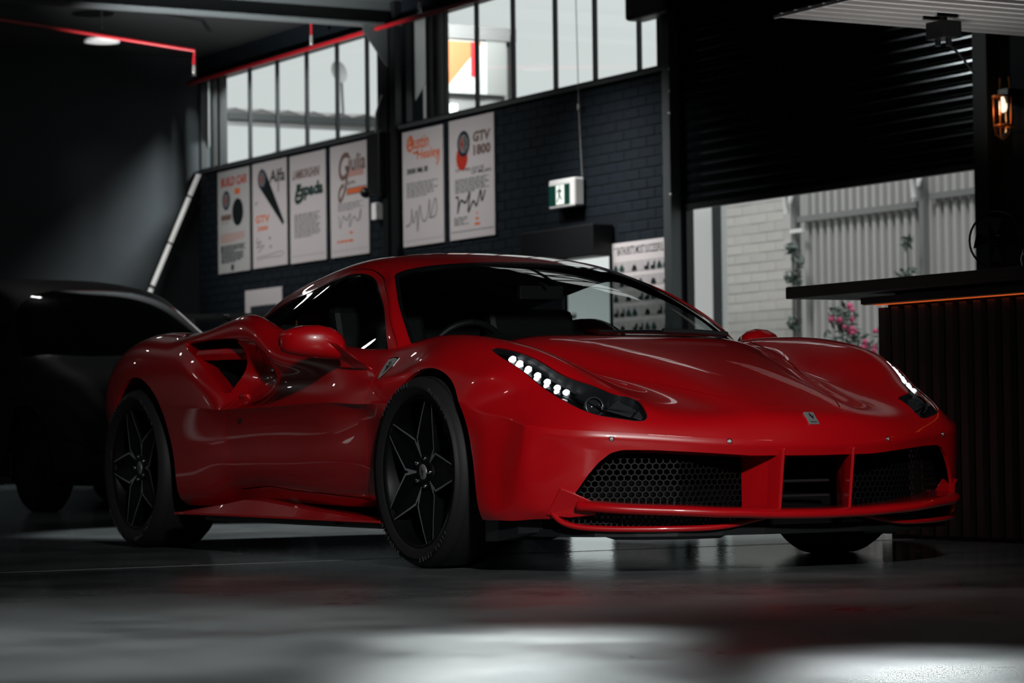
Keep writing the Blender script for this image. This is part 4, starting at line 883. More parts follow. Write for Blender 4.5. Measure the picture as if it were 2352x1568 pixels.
MOUTH_P = [(-.2,.386),(0,.386),(.248,.388),(.431,.402),(.564,.411),(.655,.413),(.69,.403),(.725,.372),(.755,.33),(.787,.272),(.80,.24),(.80,.05),(-.2,.05)]
WS_P0 = [(-.1,.60),(.735,.60),(.735,.80),(.73,.825),(.70,.908),(.65,.994),(.60,1.056),(.575,1.084),(.555,1.099),(.53,1.110),(.45,1.130),(.3,1.146),(.15,1.153),(0,1.155),(-.1,1.155)]
SW_P0 = [(-.475,.70),(-.529,.777),(-.642,.9),(-.786,.99),(-.942,1.058),(-1.02,1.088),(-1.08,1.105),(-1.14,1.115),(-1.21,1.118),(-1.35,1.108),(-1.55,1.08),(-1.83,1.04),(-2.0,1.0),(-2.12,.955),(-2.15,.88),(-1.9,.70)]
FRAME_L = [(-.45,.70),(-.484,.795),(-.59,.89),(-.699,.969),(-.80,1.024),(-.891,1.063),(-.96,1.09),(-1.023,1.109),(-1.07,1.122),(-1.119,1.131),(-1.233,1.137),(-1.40,1.125),(-1.6,1.095),(-1.9,1.045)]
WS_P = np.concatenate([WS_P0[:3], curve(WS_P0[2:14], 70)[1:], WS_P0[14:]])
SW_P = np.concatenate([curve(SW_P0[:14], 80), SW_P0[14:]])
f_hl = lambda C: np.maximum(poly_sd(XW(C), HL_P), .5 - C[:, 2])
f_lid = lambda C: np.maximum(poly_sd(XW(C), LID_P), .5 - C[:, 2])
f_foot = lambda C: poly_sd(XW(C), FOOT_P)
f_scoop = lambda C: np.maximum(poly_sd(XZ(C), SCOOP_P), outer(C, .72))
f_door = lambda C: np.maximum(poly_sd(XZ(C), DOOR_P), outer(C, .74))
f_mouth = lambda C: np.maximum(poly_sd(WZ(C), MOUTH_P), front(C, .70))
f_ws = lambda C: np.maximum(poly_sd(WZ(C), WS_P), front(C, -1.03))
f_sw = lambda C: np.maximum(poly_sd(XZ(C), SW_P), outer(C, .45))
f_eng = lambda C: np.maximum(np.maximum(behind(C, -1.62), front(C, -2.5)), np.abs(C[:, 1]) - .30)
gap = lambda fn, g=.0022: (lambda C: np.abs(fn(C)) - g)
FRAME_P = np.concatenate([curve(FRAME_L, 60), [(-2.2, .97), (-2.2, .5), (-.45, .5)]])
f_frame = lambda C: np.maximum(poly_sd(XZ(C), FRAME_P), outer(C, .45))
def cut_gap(s, name, fn, g=.0022):
    s.split(lambda C: fn(C) - g); s.split(lambda C: fn(C) + g)
    s.assign(name, lambda C: fn(C), cut=False)
    s.assign('shut_line', gap(fn, g), cut=False)
CAR = empty('sports_car', (0, 0, 0), 'glossy red mid-engined sports car parked on the polished concrete floor', 'car')
BK = {}
up = Skin(UPG)
cut_gap(up, 'bonnet', f_lid, .0028)
cut_gap(up, 'door', f_door)
cut_gap(up, 'headlight', f_hl, .0026)
for P in (ARCH_F, ARCH_R): up.assign('cut', f_arch(P))
up.assign('cut', f_foot); up.assign('cut', f_scoop)
lowL, lowR = Skin(LG, flip=False), Skin(LGR, flip=True)
for s in (lowL, lowR):
    cut_gap(s, 'door', f_door)
    for P in (ARCH_F, ARCH_R): s.assign('cut', f_arch(P))
    s.assign('cut', f_mouth)
gh = Skin(GHG)
gh.split(lambda C: f_ws(C) - .012); gh.assign('windscreen_seal', lambda C: f_ws(C) - .0, cut=True)
gh.assign('windscreen', lambda C: f_ws(C) + .010)
gh.assign('window_seal', f_sw); gh.assign('side_window', lambda C: f_sw(C) + .008)
gh.assign('engine_window', f_eng)
for g_ in (.0018, -.0018): gh.split(lambda C: f_frame(C) - g_)
gh.assign('shut_line', gap(f_frame, .0018), cut=False, only=('body',))
NSM = {}
for s in (up, lowL, lowR): s.bm.normal_update()
_edge = [tuple(np.round(UPG[i, k], 5)) for i in range(UPG.shape[0]) for k in (0, -1)]
def _near(s):
    return {tuple(round(c, 4) for c in v.co): v for v in s.bm.verts if v.is_boundary}
_mu = _near(up)
for s in (lowL, lowR):
    for key, v in _near(s).items():
        u = _mu.get(key)
        if u is None: continue
        x = v.co.x
        if (-.36 < x < .80 and abs(v.co.y) > .80) or x < -1.9: n_ = (u.normal + v.normal).normalized(); NSM[u] = n_; NSM[v] = n_
for s in (up, lowL, lowR, gh): s.deal(BK, {'shut_line': -.006, 'side_window': -.003, 'windscreen': -.001}, NSM)

PAINT = mat('car_paint', (.46, .0022, .006), .32, 0, .5, 1.0, coat_rough=.015)
SHELL = mat('car_paint_sheet', (.46, .0022, .006), .32, 0, .5, 1.0, coat_rough=.015)
_n, _l, _p = nodes(SHELL)      # sheet metal: painted outside, black inside
_g = _n.new('ShaderNodeNewGeometry'); _m = _n.new('ShaderNodeMixShader'); _dd = _n.new('ShaderNodeBsdfDiffuse'); _dd.inputs['Color'].default_value = (.006, .006, .007, 1)
_l.new(_g.outputs['Backfacing'], _m.inputs[0]); _l.new(_p.outputs[0], _m.inputs[1]); _l.new(_dd.outputs[0], _m.inputs[2]); _l.new(_m.outputs[0], _n['Material Output'].inputs[0])
BLACK = mat('black_plastic', (.012, .013, .014), .45)
GLOSSB = mat('gloss_black', (.006, .007, .008), .12, 0, .5, 1.0)
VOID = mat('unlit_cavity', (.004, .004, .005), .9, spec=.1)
GLASS = thin_glass('tinted_glass', (.62, .66, .65))
CLEAR = thin_glass('clear_lens', (.96, .97, .97))
def lr(name, matl, label=None, src=None, thick=0):
    out = []
    for sg in (-1, 1):
        o = bucket_obj(name, BK[src or name], matl, CAR, sel=lambda c, g=sg: c.y * g > 0, thick=thick)
        out.append(o)
    return out
BODY = bucket_obj('body', BK['body'], SHELL, CAR, thick=.012)
bucket_obj('bonnet', BK['bonnet'], SHELL, CAR, thick=.012)
lr('door', SHELL, thick=.012)
bucket_obj('shut_line', BK['shut_line'], VOID, CAR)
bucket_obj('windscreen', BK['windscreen'], GLASS, CAR)
bucket_obj('windscreen_seal', BK['windscreen_seal'], GLOSSB, CAR, thick=.01)
lr('side_window', GLASS); lr('window_seal', GLOSSB, thick=.01)
bucket_obj('engine_window', BK['engine_window'], GLOSSB, CAR, thick=.008)
# ---------------------------------------------------------------- car: wheels
RUBBER = mat('tyre_rubber', (.012, .012, .013), .62, spec=.3)
LETTER = mat('tyre_lettering', (.05, .05, .052), .55)
RIMB = mat('rim_satin_black', (.003, .0034, .004), .45, 0, .15)
MACH = mat('machined_alloy', (.22, .245, .26), .5, .35)
CHROME = mat('bright_chrome', (.75, .76, .77), .08, 1.0)
STEEL = mat('dark_steel', (.10, .105, .11), .38, .9)
CAPM = mat('cap_silver', (.34, .35, .35), .4, .6)
INK = mat('emblem_black', (.008, .008, .009), .4)
HORSE = [(.02,-.98),(.10,-.62),(.0,-.34),(.06,-.12),(-.10,.02),(-.32,.0),(-.42,.16),(-.56,.10),(-.48,.30),(-.26,.24),(-.10,.26),(-.06,.44),(-.20,.62),(-.42,.60),(-.50,.72),(-.26,.80),(-.02,1.0),(.10,.84),(.26,.60),(.30,.34),(.44,.10),(.42,-.10),(.56,.04),(.78,.30),(.72,.62),(.92,.42),(.94,.12),(.74,-.12),(.56,-.26),(.60,-.48),(.46,-.76),(.30,-.92),(.36,-.68),(.40,-.50),(.26,-.36),(.22,-.60),(.16,-.90)]
def rot_out(side):
    """local z -> outwards, local x -> along the car, local y -> up"""
    return Matrix(((1, 0, 0), (0, 0, -1), (0, 1, 0))).to_4x4() if side < 0 else Matrix(((-1, 0, 0), (0, 0, 1), (0, 1, 0))).to_4x4()
def emblem(mb, M, sx, sy, depth=.0006, mi=0):
    """rearing horse as a raised flat silhouette in the local xy plane"""
    import mathutils
    pts = [Vector((x * sx, y * sy, 0)) for x, y in HORSE]
    tris = mathutils.geometry.tessellate_polygon([pts])
    v = [M @ Vector((p.x, p.y, depth)) for p in pts]; mb.add(v, [tuple(t) for t in tris], mi=mi)
def wheel(x, yc, R, Wd, side, th0, lip):
    """lip: offset of the rim lip plane from the wheel centre, outwards"""
    w = empty('wheel', (0, 0, 0), parent=CAR)
    M = Matrix.Translation((x, yc, R)) @ rot_out(side)
    h = Wd / 2; rl = .268
    prof = [(rl - .012, lip - .012), (rl + .004, lip + .002), (rl + .014, lip + .008), (rl + .03, h - .006), (rl + .045, h), (R - .03, h - .003), (R - .014, h - .012), (R - .004, h - .032), (R, h - .06), (R, -h + .06), (R - .004, -h + .032), (R - .03, -h + .003), (rl + .03, -h + .006), (rl, -lip), (rl - .02, -lip)]
    mb = MB().lathe(prof, 96, M)
    for k in range(-2, 3):       # tread grooves
        hh = k * Wd * .16; mb.lathe([(R + .0004, hh - .004), (R - .006, hh - .003), (R - .006, hh + .003), (R + .0004, hh + .004)], 64, M)
    t = mb.build('tyre', RUBBER, w)
    # raised lettering on the sidewall
    lb = MB(); rr = rl + .043
    for txt, a0 in (('MICHELIN', 52), ('PILOT SPORT', 118), ('MICHELIN', 232), ('PILOT SPORT', 298)):
        n = len(txt)
        for i, ch in enumerate(txt):
            if ch == ' ': continue
            a = math.radians(a0 + (n / 2 - i - .5) * 4.0)
            me = text_mesh(ch, .022, .0008, res=1)
            Mx = M @ Matrix.Rotation(a, 4, 'Z') @ Matrix.Translation((rr, 0, h + .0008)) @ Matrix.Rotation(-PI / 2, 4, 'Z')
            lb.add([Mx @ v.co for v in me.vertices], [tuple(p.vertices) for p in me.polygons]); bpy.data.meshes.remove(me)
    lb.build('tyre_lettering', LETTER, t)['kind'] = 'stuff'
    # barrel and lip
    mb = MB().lathe([(rl, lip + .002), (rl - .008, lip + .001), (rl - .014, lip - .012), (rl - .02, lip - .03), (rl - .03, lip - .09), (rl - .03, -lip)], 72, M)
    r_ = mb.build('rim', RIMB, w)
    hub = lip - .030
    def hz(r): return lip - .004 - .030 * (1 - min(1, r / .26)) ** 1.4
    # five spokes: a black blade with machined edges, meeting in a V towards the hub
    out, jn = [], []
    for k in range(5):
        a = th0 + k * 2 * PI / 5; ca, sa = math.cos(a), math.sin(a)
        def P(r, t, dz=0): return M @ Vector((r * ca - t * sa, r * sa + t * ca, hz(math.hypot(r, t)) + dz))
        e = [(.262, .024), (.20, .041), (.15, .0545), (.098, .0665), (.062, .045), (.034, .022)]
        up_ = [P(r, t) for r, t in e]; dn_ = [P(r, -t) for r, t in e]
        ud = [P(r, t * .85, -.045) for r, t in e]; dd = [P(r, -t * .85, -.045) for r, t in e]
        mid = [P(r, 0, -.010) for r, t in e]
        v = up_ + mid + dn_ + ud + dd; n = len(e); f = []
        for i in range(n - 1):
            f += [(i, n + i, n + i + 1, i + 1), (n + i, 2 * n + i, 2 * n + i + 1, n + i + 1), (i + 1, 3 * n + i + 1, 3 * n + i, i), (2 * n + i, 4 * n + i, 4 * n + i + 1, 2 * n + i + 1)]
        f += [(0, 3 * n, 4 * n, 2 * n, n)]
        MB().add(v, f).build('spoke', RIMB, w, fix=True)
        # machined strips
        ms = MB()
        def strip(pts, w0, w1):
            for (p, q, wa, wb) in [(pts[i], pts[i + 1], w0 + (w1 - w0) * i / (len(pts) - 1), w0 + (w1 - w0) * (i + 1) / (len(pts) - 1)) for i in range(len(pts) - 1)]:
                d = Vector((q[0] - p[0], q[1] - p[1])).normalized(); nrm = Vector((-d.y, d.x))
                ms.add([P(p[0] + nrm.x * wa, p[1] + nrm.y * wa, .0012), P(p[0] - nrm.x * wa, p[1] - nrm.y * wa, .0012), P(q[0] - nrm.x * wb, q[1] - nrm.y * wb, .0012), P(q[0] + nrm.x * wb, q[1] + nrm.y * wb, .0012)], [(0, 1, 2, 3)])
        for sg in (1, -1): strip([(.262, .024 * sg), (.20, .041 * sg), (.15, .0545 * sg), (.102, .066 * sg)], .0022, .0042)
        strip([(.2615, -.024), (.2615, .024)], .0042, .0042)
        # V stem shared with the next spoke
        b = PI / 5
        def Q(r, t, dz=.0014): 
            aa = a + b; return M @ Vector((r * math.cos(aa) - t * math.sin(aa), r * math.sin(aa) + t * math.cos(aa), hz(math.hypot(r, t)) + dz))
        ms.add([Q(.128, .0085), Q(.104, 0), Q(.128, -.0085), Q(.112, -.0125), Q(.085, -.0075), Q(.04, -.001), Q(.04, .001), Q(.085, .0075), Q(.112, .0125)], [(0, 1, 8), (1, 2, 3), (1, 3, 4, 7, 8), (4, 5, 6, 7)])
        ms.build('machined_edge', MACH, w, fix=True)
        # lip arcs between the spokes
        al = MB(); n = 14
        for rr, ww in ((.2655, .0024), (.2555, .0007)):
            v = []
            for i in range(n + 1):
                aa = a + .115 + (2 * PI / 5 - .23) * i / n
                v += [M @ Vector(((rr - ww) * math.cos(aa), (rr - ww) * math.sin(aa), lip + .0015 - (.268 - rr) * 1.2)), M @ Vector(((rr + ww) * math.cos(aa), (rr + ww) * math.sin(aa), lip + .0025 - (.268 - rr) * 1.2))]
            al.add(v, [(2 * i, 2 * i + 1, 2 * i + 3, 2 * i + 2) for i in range(n)])
        al.build('machined_lip', MACH, w, fix=True)
        aa = a + b
        nb = MB().lathe([(.0001, .016), (.006, .015), (.0085, .010), (.0085, -.01)], 12, M @ Matrix.Translation((.052 * math.cos(a), .052 * math.sin(a), hub + .002)))
        nb.build('wheel_nut', CHROME, w)
    MB().lathe([(.0001, hub + .010), (.05, hub + .008), (.066, hub + .002), (.07, hub - .04)], 40, M).build('hub', RIMB, w)
    cb = MB().lathe([(.0001, .013), (.024, .0125), (.028, .010), (.0285, .002)], 36, M @ Matrix.Translation((0, 0, hub)))
    c = cb.build('hub_cap', CAPM, w)
    em = MB(); emblem(em, M @ Matrix.Translation((0, 0, hub + .0132)), .014, .018); em.build('horse_emblem', INK, c, fix=True)
    MB().lathe([(.09, -.02), (.19, -.02), (.19, .005), (.09, .005)], 48, M @ Matrix.Translation((0, 0, lip - .105)), close=True).build('brake_disc', STEEL, w)
    cal = MB()
    A = [math.radians(150 + 12 * i) for i in range(6)] if side < 0 else [math.radians(-30 + 12 * i) for i in range(6)]
    v = [M @ Vector((r * math.cos(a), r * math.sin(a), z)) for a in A for r, z in ((.115, lip - .07), (.2, lip - .07), (.2, lip - .14), (.115, lip - .14))]
    cal.add(v, [(4 * i + j, 4 * i + (j + 1) % 4, 4 * i + 4 + (j + 1) % 4, 4 * i + 4 + j) for i in range(5) for j in range(4)] + [(0, 1, 2, 3), (20, 21, 22, 23)])
    cal.build('brake_caliper', mat('caliper_black', (.015, .015, .016), .4), w, fix=True)
    # dark liner of the wheel well
    mb = MB(); n = 28; R2 = R + .042; Ml = Matrix.Translation((x + (.055 if x > -1 else .07), yc, R + .005)) @ rot_out(side)
    v = [];
    for i in range(n + 1):
        a = math.radians(-12 + 204 * i / n)
        for hh in (.035, -.34): v.append(Ml @ Vector((R2 * math.cos(a), R2 * math.sin(a), hh)))
    mb.add(v, [(2 * i, 2 * i + 1, 2 * i + 3, 2 * i + 2) for i in range(n)], True)
    v2 = [Ml @ Vector((R2 * math.cos(math.radians(-12 + 204 * i / n)), R2 * math.sin(math.radians(-12 + 204 * i / n)), -.34)) for i in range(n + 1)]
    mb.add(v2, [tuple(range(n + 1))])
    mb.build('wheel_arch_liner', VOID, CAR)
wheel(0.0, -.84, .34, .245, -1, 0.0, .105)
wheel(0.0, .84, .34, .245, 1, .3, .105)
wheel(-2.65, -.8235, .3455, .305, -1, PI, .131)
wheel(-2.65, .8235, .3455, .305, 1, .5, .131)

# ---------------------------------------------------------------- car: nose, lip, vanes, grilles
XF = lambda w: np.interp(abs(w), [0, .15, .28, .4, .52, .64, .75, .82], [1.10, 1.09, 1.068, 1.03, .978, .92, .86, .80])
LIPC = [(0, 1.158, .190), (.1, 1.155, .191), (.2, 1.146, .193), (.3, 1.136, .198), (.4, 1.115, .202), (.5, 1.075, .208), (.6, 1.018, .213), (.7, .957, .219), (.765, .895, .225), (.80, .845, .228)]
def sweep_w(path, sec, n=80):
    """path of (w, x, z) over the right half mirrored to both sides; sec of (inward, dz)"""
    P = np.array([(-w, x, z) for w, x, z in path[::-1]] + [(w, x, z) for w, x, z in path[1:]]) if path[0][0] == 0 else np.array(path)
    Q = curve(np.stack([P[:, 1], P[:, 0], P[:, 2]], -1), n)
    T = np.gradient(Q, axis=0); T[:, 2] = 0; T /= np.linalg.norm(T, axis=1)[:, None]
    In = np.stack([-T[:, 1], T[:, 0], 0 * T[:, 0]], -1)
    if (In[n // 2, 0] > 0): In = -In
    m = len(sec); v = []
    for i in range(n):
        for a, dz in sec: v.append(Q[i] + In[i] * a + np.array([0, 0, dz]))
    f = [(i * m + j, i * m + (j + 1) % m, (i + 1) * m + (j + 1) % m, (i + 1) * m + j) for i in range(n - 1) for j in range(m)]
    f += [tuple(range(m)), tuple(range((n - 1) * m, n * m))]
    return v, f
blade = [(-.001, 0), (.002, .008), (.010, .014), (.024, .018), (.13, .026), (.13, -.02), (.024, -.017), (.008, -.013), (.001, -.007)]
v, f = sweep_w(LIPC, blade, 100); MB().add(v, f, True).build('front_lip', PAINT, CAR, fix=True)
LOWB = [(.845, .755, .205), (.832, .785, .180), (.80, .82, .163), (.74, .872, .154), (.62, .955, .150), (.50, 1.02, .150), (.40, 1.055, .152), (.32, 1.07, .160), (.25, 1.075, .172), (.19, 1.08, .184)]
blade2 = [(0, 0), (.003, .007), (.012, .010), (.05, .012), (.05, -.012), (.012, -.010), (.003, -.007)]
for sg in (-1, 1):
    P = [(w * sg, x, z) for w, x, z in LOWB]
    v, f = sweep_w(P, blade2, 60)
    # keep the inward side towards the car
    MB().add(v, f, True).build('lower_blade', PAINT, CAR, fix=True)
    # corner winglet between pillar and lip
    q = [(.80, .832, .290), (.742, .853, .200), (.80, .80, .190), (.868, .735, .198), (.895, .748, .226), (.868, .735, .238), (.83, .795, .272)]
    v = [(x, w * sg, z) for x, w, z in q] + [(x - .05, (w - .035) * sg, z) for x, w, z in q]; n = len(q)
    f = [tuple(range(n)), tuple(range(2 * n - 1, n - 1, -1))] + [(i, (i + 1) % n, n + (i + 1) % n, n + i) for i in range(n)]
    MB().add(v, f).build('corner_winglet', PAINT, CAR, fix=True, bevel=.004)
    # grille vane: a deep upright blade
    v = []; sec = [(1.112, .136, .400), (1.112, .152, .400), (1.06, .150, .415), (.84, .168, .415)]
    top = [(1.108, .137), (1.115, .144), (1.108, .151), (1.05, .166), (.94, .205), (.94, .191), (1.05, .150)]
    bot = [(1.078, .137), (1.085, .144), (1.078, .151), (1.03, .166), (.94, .205), (.94, .191), (1.03, .150)]
    v = [(x, w * sg, .41) for x, w in top] + [(x, w * sg, .20) for x, w in bot]; n = len(top)
    f = [tuple(range(n)), tuple(range(2 * n - 1, n - 1, -1))] + [(i, (i + 1) % n, n + (i + 1) % n, n + i) for i in range(n)]
    MB().add(v, f).build('grille_vane', PAINT, CAR, fix=True, bevel=.003)
# underside of the nose beam and the roof of the mouth
v = []; ws = np.linspace(-.72, .72, 49)
for w in ws: v += [(XF(w) - .012, w, .388 + .03 * min(1, (w / .6) ** 2)), (XF(w) - .06, w, .378 + .03 * min(1, (w / .6) ** 2)), (XF(w) - .26, w, .39)]
MB().add(v, [(3 * i + j, 3 * i + j + 1, 3 * i + j + 4, 3 * i + j + 3) for i in range(48) for j in range(2)], True).build('mouth_roof', PAINT, CAR)
GRILLE = mat('grille_black', (.004, .0045, .005), .5, spec=.25)
def honeycomb(name, w0, w1, z0f, z1f, xf, cell=.0125, bar=.0022, depth=.006):
    mb = MB(); dx = cell * math.sqrt(3) / 1; 
    pw = cell * 1.7320508 / 2 * 2; nw = int((w1 - w0) / pw) + 1; pz = cell * 1.5
    for r in range(40):
        for c in range(nw + 1):
            w = w0 + c * pw + (pw / 2 if r % 2 else 0); z = .15 + r * pz
            if w > w1 or z < z0f(w) or z > z1f(w): continue
            v = []
            for rad in (cell, cell - bar):
                for k in range(6):
                    a = PI / 6 + k * PI / 3; ww = w + rad * math.cos(a); v.append((xf(ww), ww, z + rad * math.sin(a)))
            v += [(p[0] - depth, p[1], p[2]) for p in v[6:]]
            mb.add(v, [(k, (k + 1) % 6, 6 + (k + 1) % 6, 6 + k) for k in range(6)] + [(6 + k, 6 + (k + 1) % 6, 12 + (k + 1) % 6, 12 + k) for k in range(6)])
    return mb
for sg in (-1, 1):
    g = honeycomb('m', .205, .80, lambda w: .20, lambda w: min(.43, .43 - max(0, w - .66) * 1.9), lambda w: XF(w) - .075 - .07 * min(1, max(0, .45 - w) / .24))
    if sg < 0: g.v = [(x, -y, z) for x, y, z in g.v]
    o = g.build('grille_mesh', GRILLE, CAR); o['kind'] = 'stuff'
    g = honeycomb('m', .24, .80, lambda w: .155, lambda w: .205, lambda w: np.interp(w, [.2, .4, .5, .6, .7, .8], [1.05, 1.04, 1.0, .94, .88, .80]) - .025, cell=.009)
    if sg < 0: g.v = [(x, -y, z) for x, y, z in g.v]
    o = g.build('lower_grille_mesh', GRILLE, CAR); o['kind'] = 'stuff'
# radiator core behind the mouth and the bars in the centre opening
v = []; ws = np.linspace(-.82, .82, 30)
for w in ws: v += [(XF(w) - .27, w, .12), (XF(w) - .27, w, .45)]
MB().add(v, [(2 * i, 2 * i + 1, 2 * i + 3, 2 * i + 2) for i in range(29)]).build('radiator', VOID, CAR)
MB().tube([(.97, -.135, .298), (.97, .135, .298)], .006, 8).build('centre_bar', STEEL, CAR)
MB().box((.94, -.14, .245), (.97, .14, .252)).build('centre_bar', STEEL, CAR)
# black under-tray, keel pieces and tyre deflectors
TRAY = mat('under_tray', (.010, .011, .012), .35)
pl = [(1.075, 0), (1.07, .2), (1.045, .35), (1.0, .5), (.93, .62), (.85, .73), (.74, .80), (.55, .86), (.44, .86), (.42, .60), (-.42, .60), (-.46, .84), (-2.15, .84), (-2.2, .62), (-3.3, .62)]
pl = pl + [(x, -w) for x, w in pl[::-1][:-1]]
mb = MB().prism(pl, 2, .125, .150); mb.build('under_tray', TRAY, CAR)
for sg in (-1, 1):
    q = [(.62, .70, .13), (.50, .70, .105), (.41, .72, .105), (.41, .90, .105), (.50, .90, .108), (.60, .88, .135), (.66, .82, .14)]
    v = [(x, w * sg, z) for x, w, z in q] + [(x, w * sg, .20) for x, w, z in q]; n = len(q)
    MB().add(v, [tuple(range(n)), tuple(range(2 * n - 1, n - 1, -1))] + [(i, (i + 1) % n, n + (i + 1) % n, n + i) for i in range(n)]).build('tyre_deflector', TRAY, CAR, fix=True)
    q = [(.98, .28), (.99, .46), (.90, .62), (.78, .68), (.70, .56), (.80, .30)]
    q2 = [(.95, .30), (.95, .44), (.88, .56), (.80, .62), (.72, .54), (.80, .33)]
    v = [(x, w * sg, .13) for x, w in q] + [(x, w * sg, .112) for x, w in q2]; n = len(q)
    MB().add(v, [tuple(range(n)), tuple(range(2 * n - 1, n - 1, -1))] + [(i, (i + 1) % n, n + (i + 1) % n, n + i) for i in range(n)]).build('under_tray_keel', TRAY, CAR, fix=True)
    # side skirt: red blade rising to a ridge
    xs = np.linspace(-2.19, -.27, 40); v = []
    for x in xs:
        rz = np.interp(x, [-2.19, -1.75, -1.56, -1.40, -.95, -.55, -.27], [.160, .198, .220, .219, .192, .172, .160])
        rw = np.interp(x, [-2.19, -1.55, -.27], [.955, .925, .95]); bz = .154 if x > -2.1 else .152
        v += [(x, .84 * sg, bz - .004), (x, .955 * sg, bz - .004), (x, .966 * sg, bz + .001), (x, .962 * sg, bz + .009), (x, rw * sg, rz), (x, (rw - .03) * sg, rz + .006), (x, .82 * sg, rz + .004)]
    m = 7; f = [(i * m + j, i * m + (j + 1) % m, (i + 1) * m + (j + 1) % m, (i + 1) * m + j) for i in range(39) for j in range(m)] + [tuple(range(m)), tuple(range(39 * m, 40 * m))]
    MB().add(v, f).build('side_skirt', PAINT, CAR, fix=True)
    MB().box((-1.55, sg * .80 - .06, .135), (-.85, sg * .80 + .06, .146)).build('jack_rail', TRAY, CAR)
# inner sill wall closes the gap between door and skirt
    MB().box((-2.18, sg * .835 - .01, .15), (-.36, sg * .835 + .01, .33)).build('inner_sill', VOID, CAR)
# tail: bumper skin closing the rear end
last = UPG[-1]; n = len(last); v = []
for k, z in enumerate((None, .74, .60, .45, .32, .22)):
    for p in last:
        zz = p[2] if z is None else min(p[2], z); v.append((p[0] + (0, .0, .0, -.02, .0, .06)[k] * (1 - abs(p[1])), p[1], zz))
MB().add(v, [(k * n + i, k * n + i + 1, (k + 1) * n + i + 1, (k + 1) * n + i) for k in range(5) for i in range(n - 1)], True).build('rear_bumper', PAINT, CAR)
for sg in (-1, 1):
    MB().lathe([(.0001, 0), (.055, 0), (.066, .006), (.068, -.02)], 24, Matrix.Translation((-3.40, .58 * sg, .72)) @ Matrix.Rotation(-PI / 2, 4, 'Y')).build('tail_lamp', mat('tail_red', (.3, .01, .01), .15), CAR)

# ---------------------------------------------------------------- car: side intakes
duct = []
for sg in (-1, 1):
    P = SCOOP_P; n = len(P)
    from mathutils.bvhtree import BVHTree
    if sg < 0:
        T_up = BVHTree.FromPolygons([Vector(p) for p in UPG.reshape(-1, 3)], grid_faces(*UPG.shape[:2]))
    rim_pts = []
    for x, z in P:
        h = T_up.ray_cast(Vector((x, 2.0 * sg, z)), Vector((0, -sg, 0)))
        rim_pts.append(h[0] if h[0] else Vector((x, .9 * sg, z)))
    cx, cz = P[:, 0].mean(), P[:, 1].mean()
    v = []
    for k, (dy, dxx, s) in enumerate(((0, 0, 1), (.015, -.004, .985), (.04, -.02, .95), (.09, -.06, .90))):
        for p in rim_pts: v.append((cx + (p.x - cx) * s + dxx, p.y - sg * dy, cz + (p.z - cz) * s))
    f = [(k * n + i, k * n + (i + 1) % n, (k + 1) * n + (i + 1) % n, (k + 1) * n + i) for k in range(3) for i in range(n)]
    MB().add(v, f, True).build('intake_lip', PAINT, CAR, fix=True)
    v = [(cx + (p.x - cx) * .92 - .05, p.y - sg * .085, cz + (p.z - cz) * .92) for p in rim_pts] + [(cx + (p.x - cx) * .7 - .22, (.52) * sg, cz + (p.z - cz) * .7) for p in rim_pts]
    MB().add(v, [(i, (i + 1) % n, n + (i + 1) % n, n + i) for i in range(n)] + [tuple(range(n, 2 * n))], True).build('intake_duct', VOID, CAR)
    # splitter fin across the intake
    pts = [(-1.66, .800, .812, .024), (-1.76, .825, .816, .024), (-1.88, .868, .818, .024), (-1.98, .892, .818, .023), (-2.06, .905, .818, .022)]
    v = []
    for x, w, z, t in pts: v += [(x, w * sg, z + t), (x, (w + .012) * sg, z), (x, w * sg, z - t), (x, (w - .16) * sg, z - t), (x, (w - .16) * sg, z + t)]
    m = 5; MB().add(v, [(i * m + j, i * m + (j + 1) % m, (i + 1) * m + (j + 1) % m, (i + 1) * m + j) for i in range(4) for j in range(m)] + [tuple(range(m)), tuple(range(4 * m, 5 * m))]).build('intake_fin', PAINT, CAR, fix=True, bevel=.004)

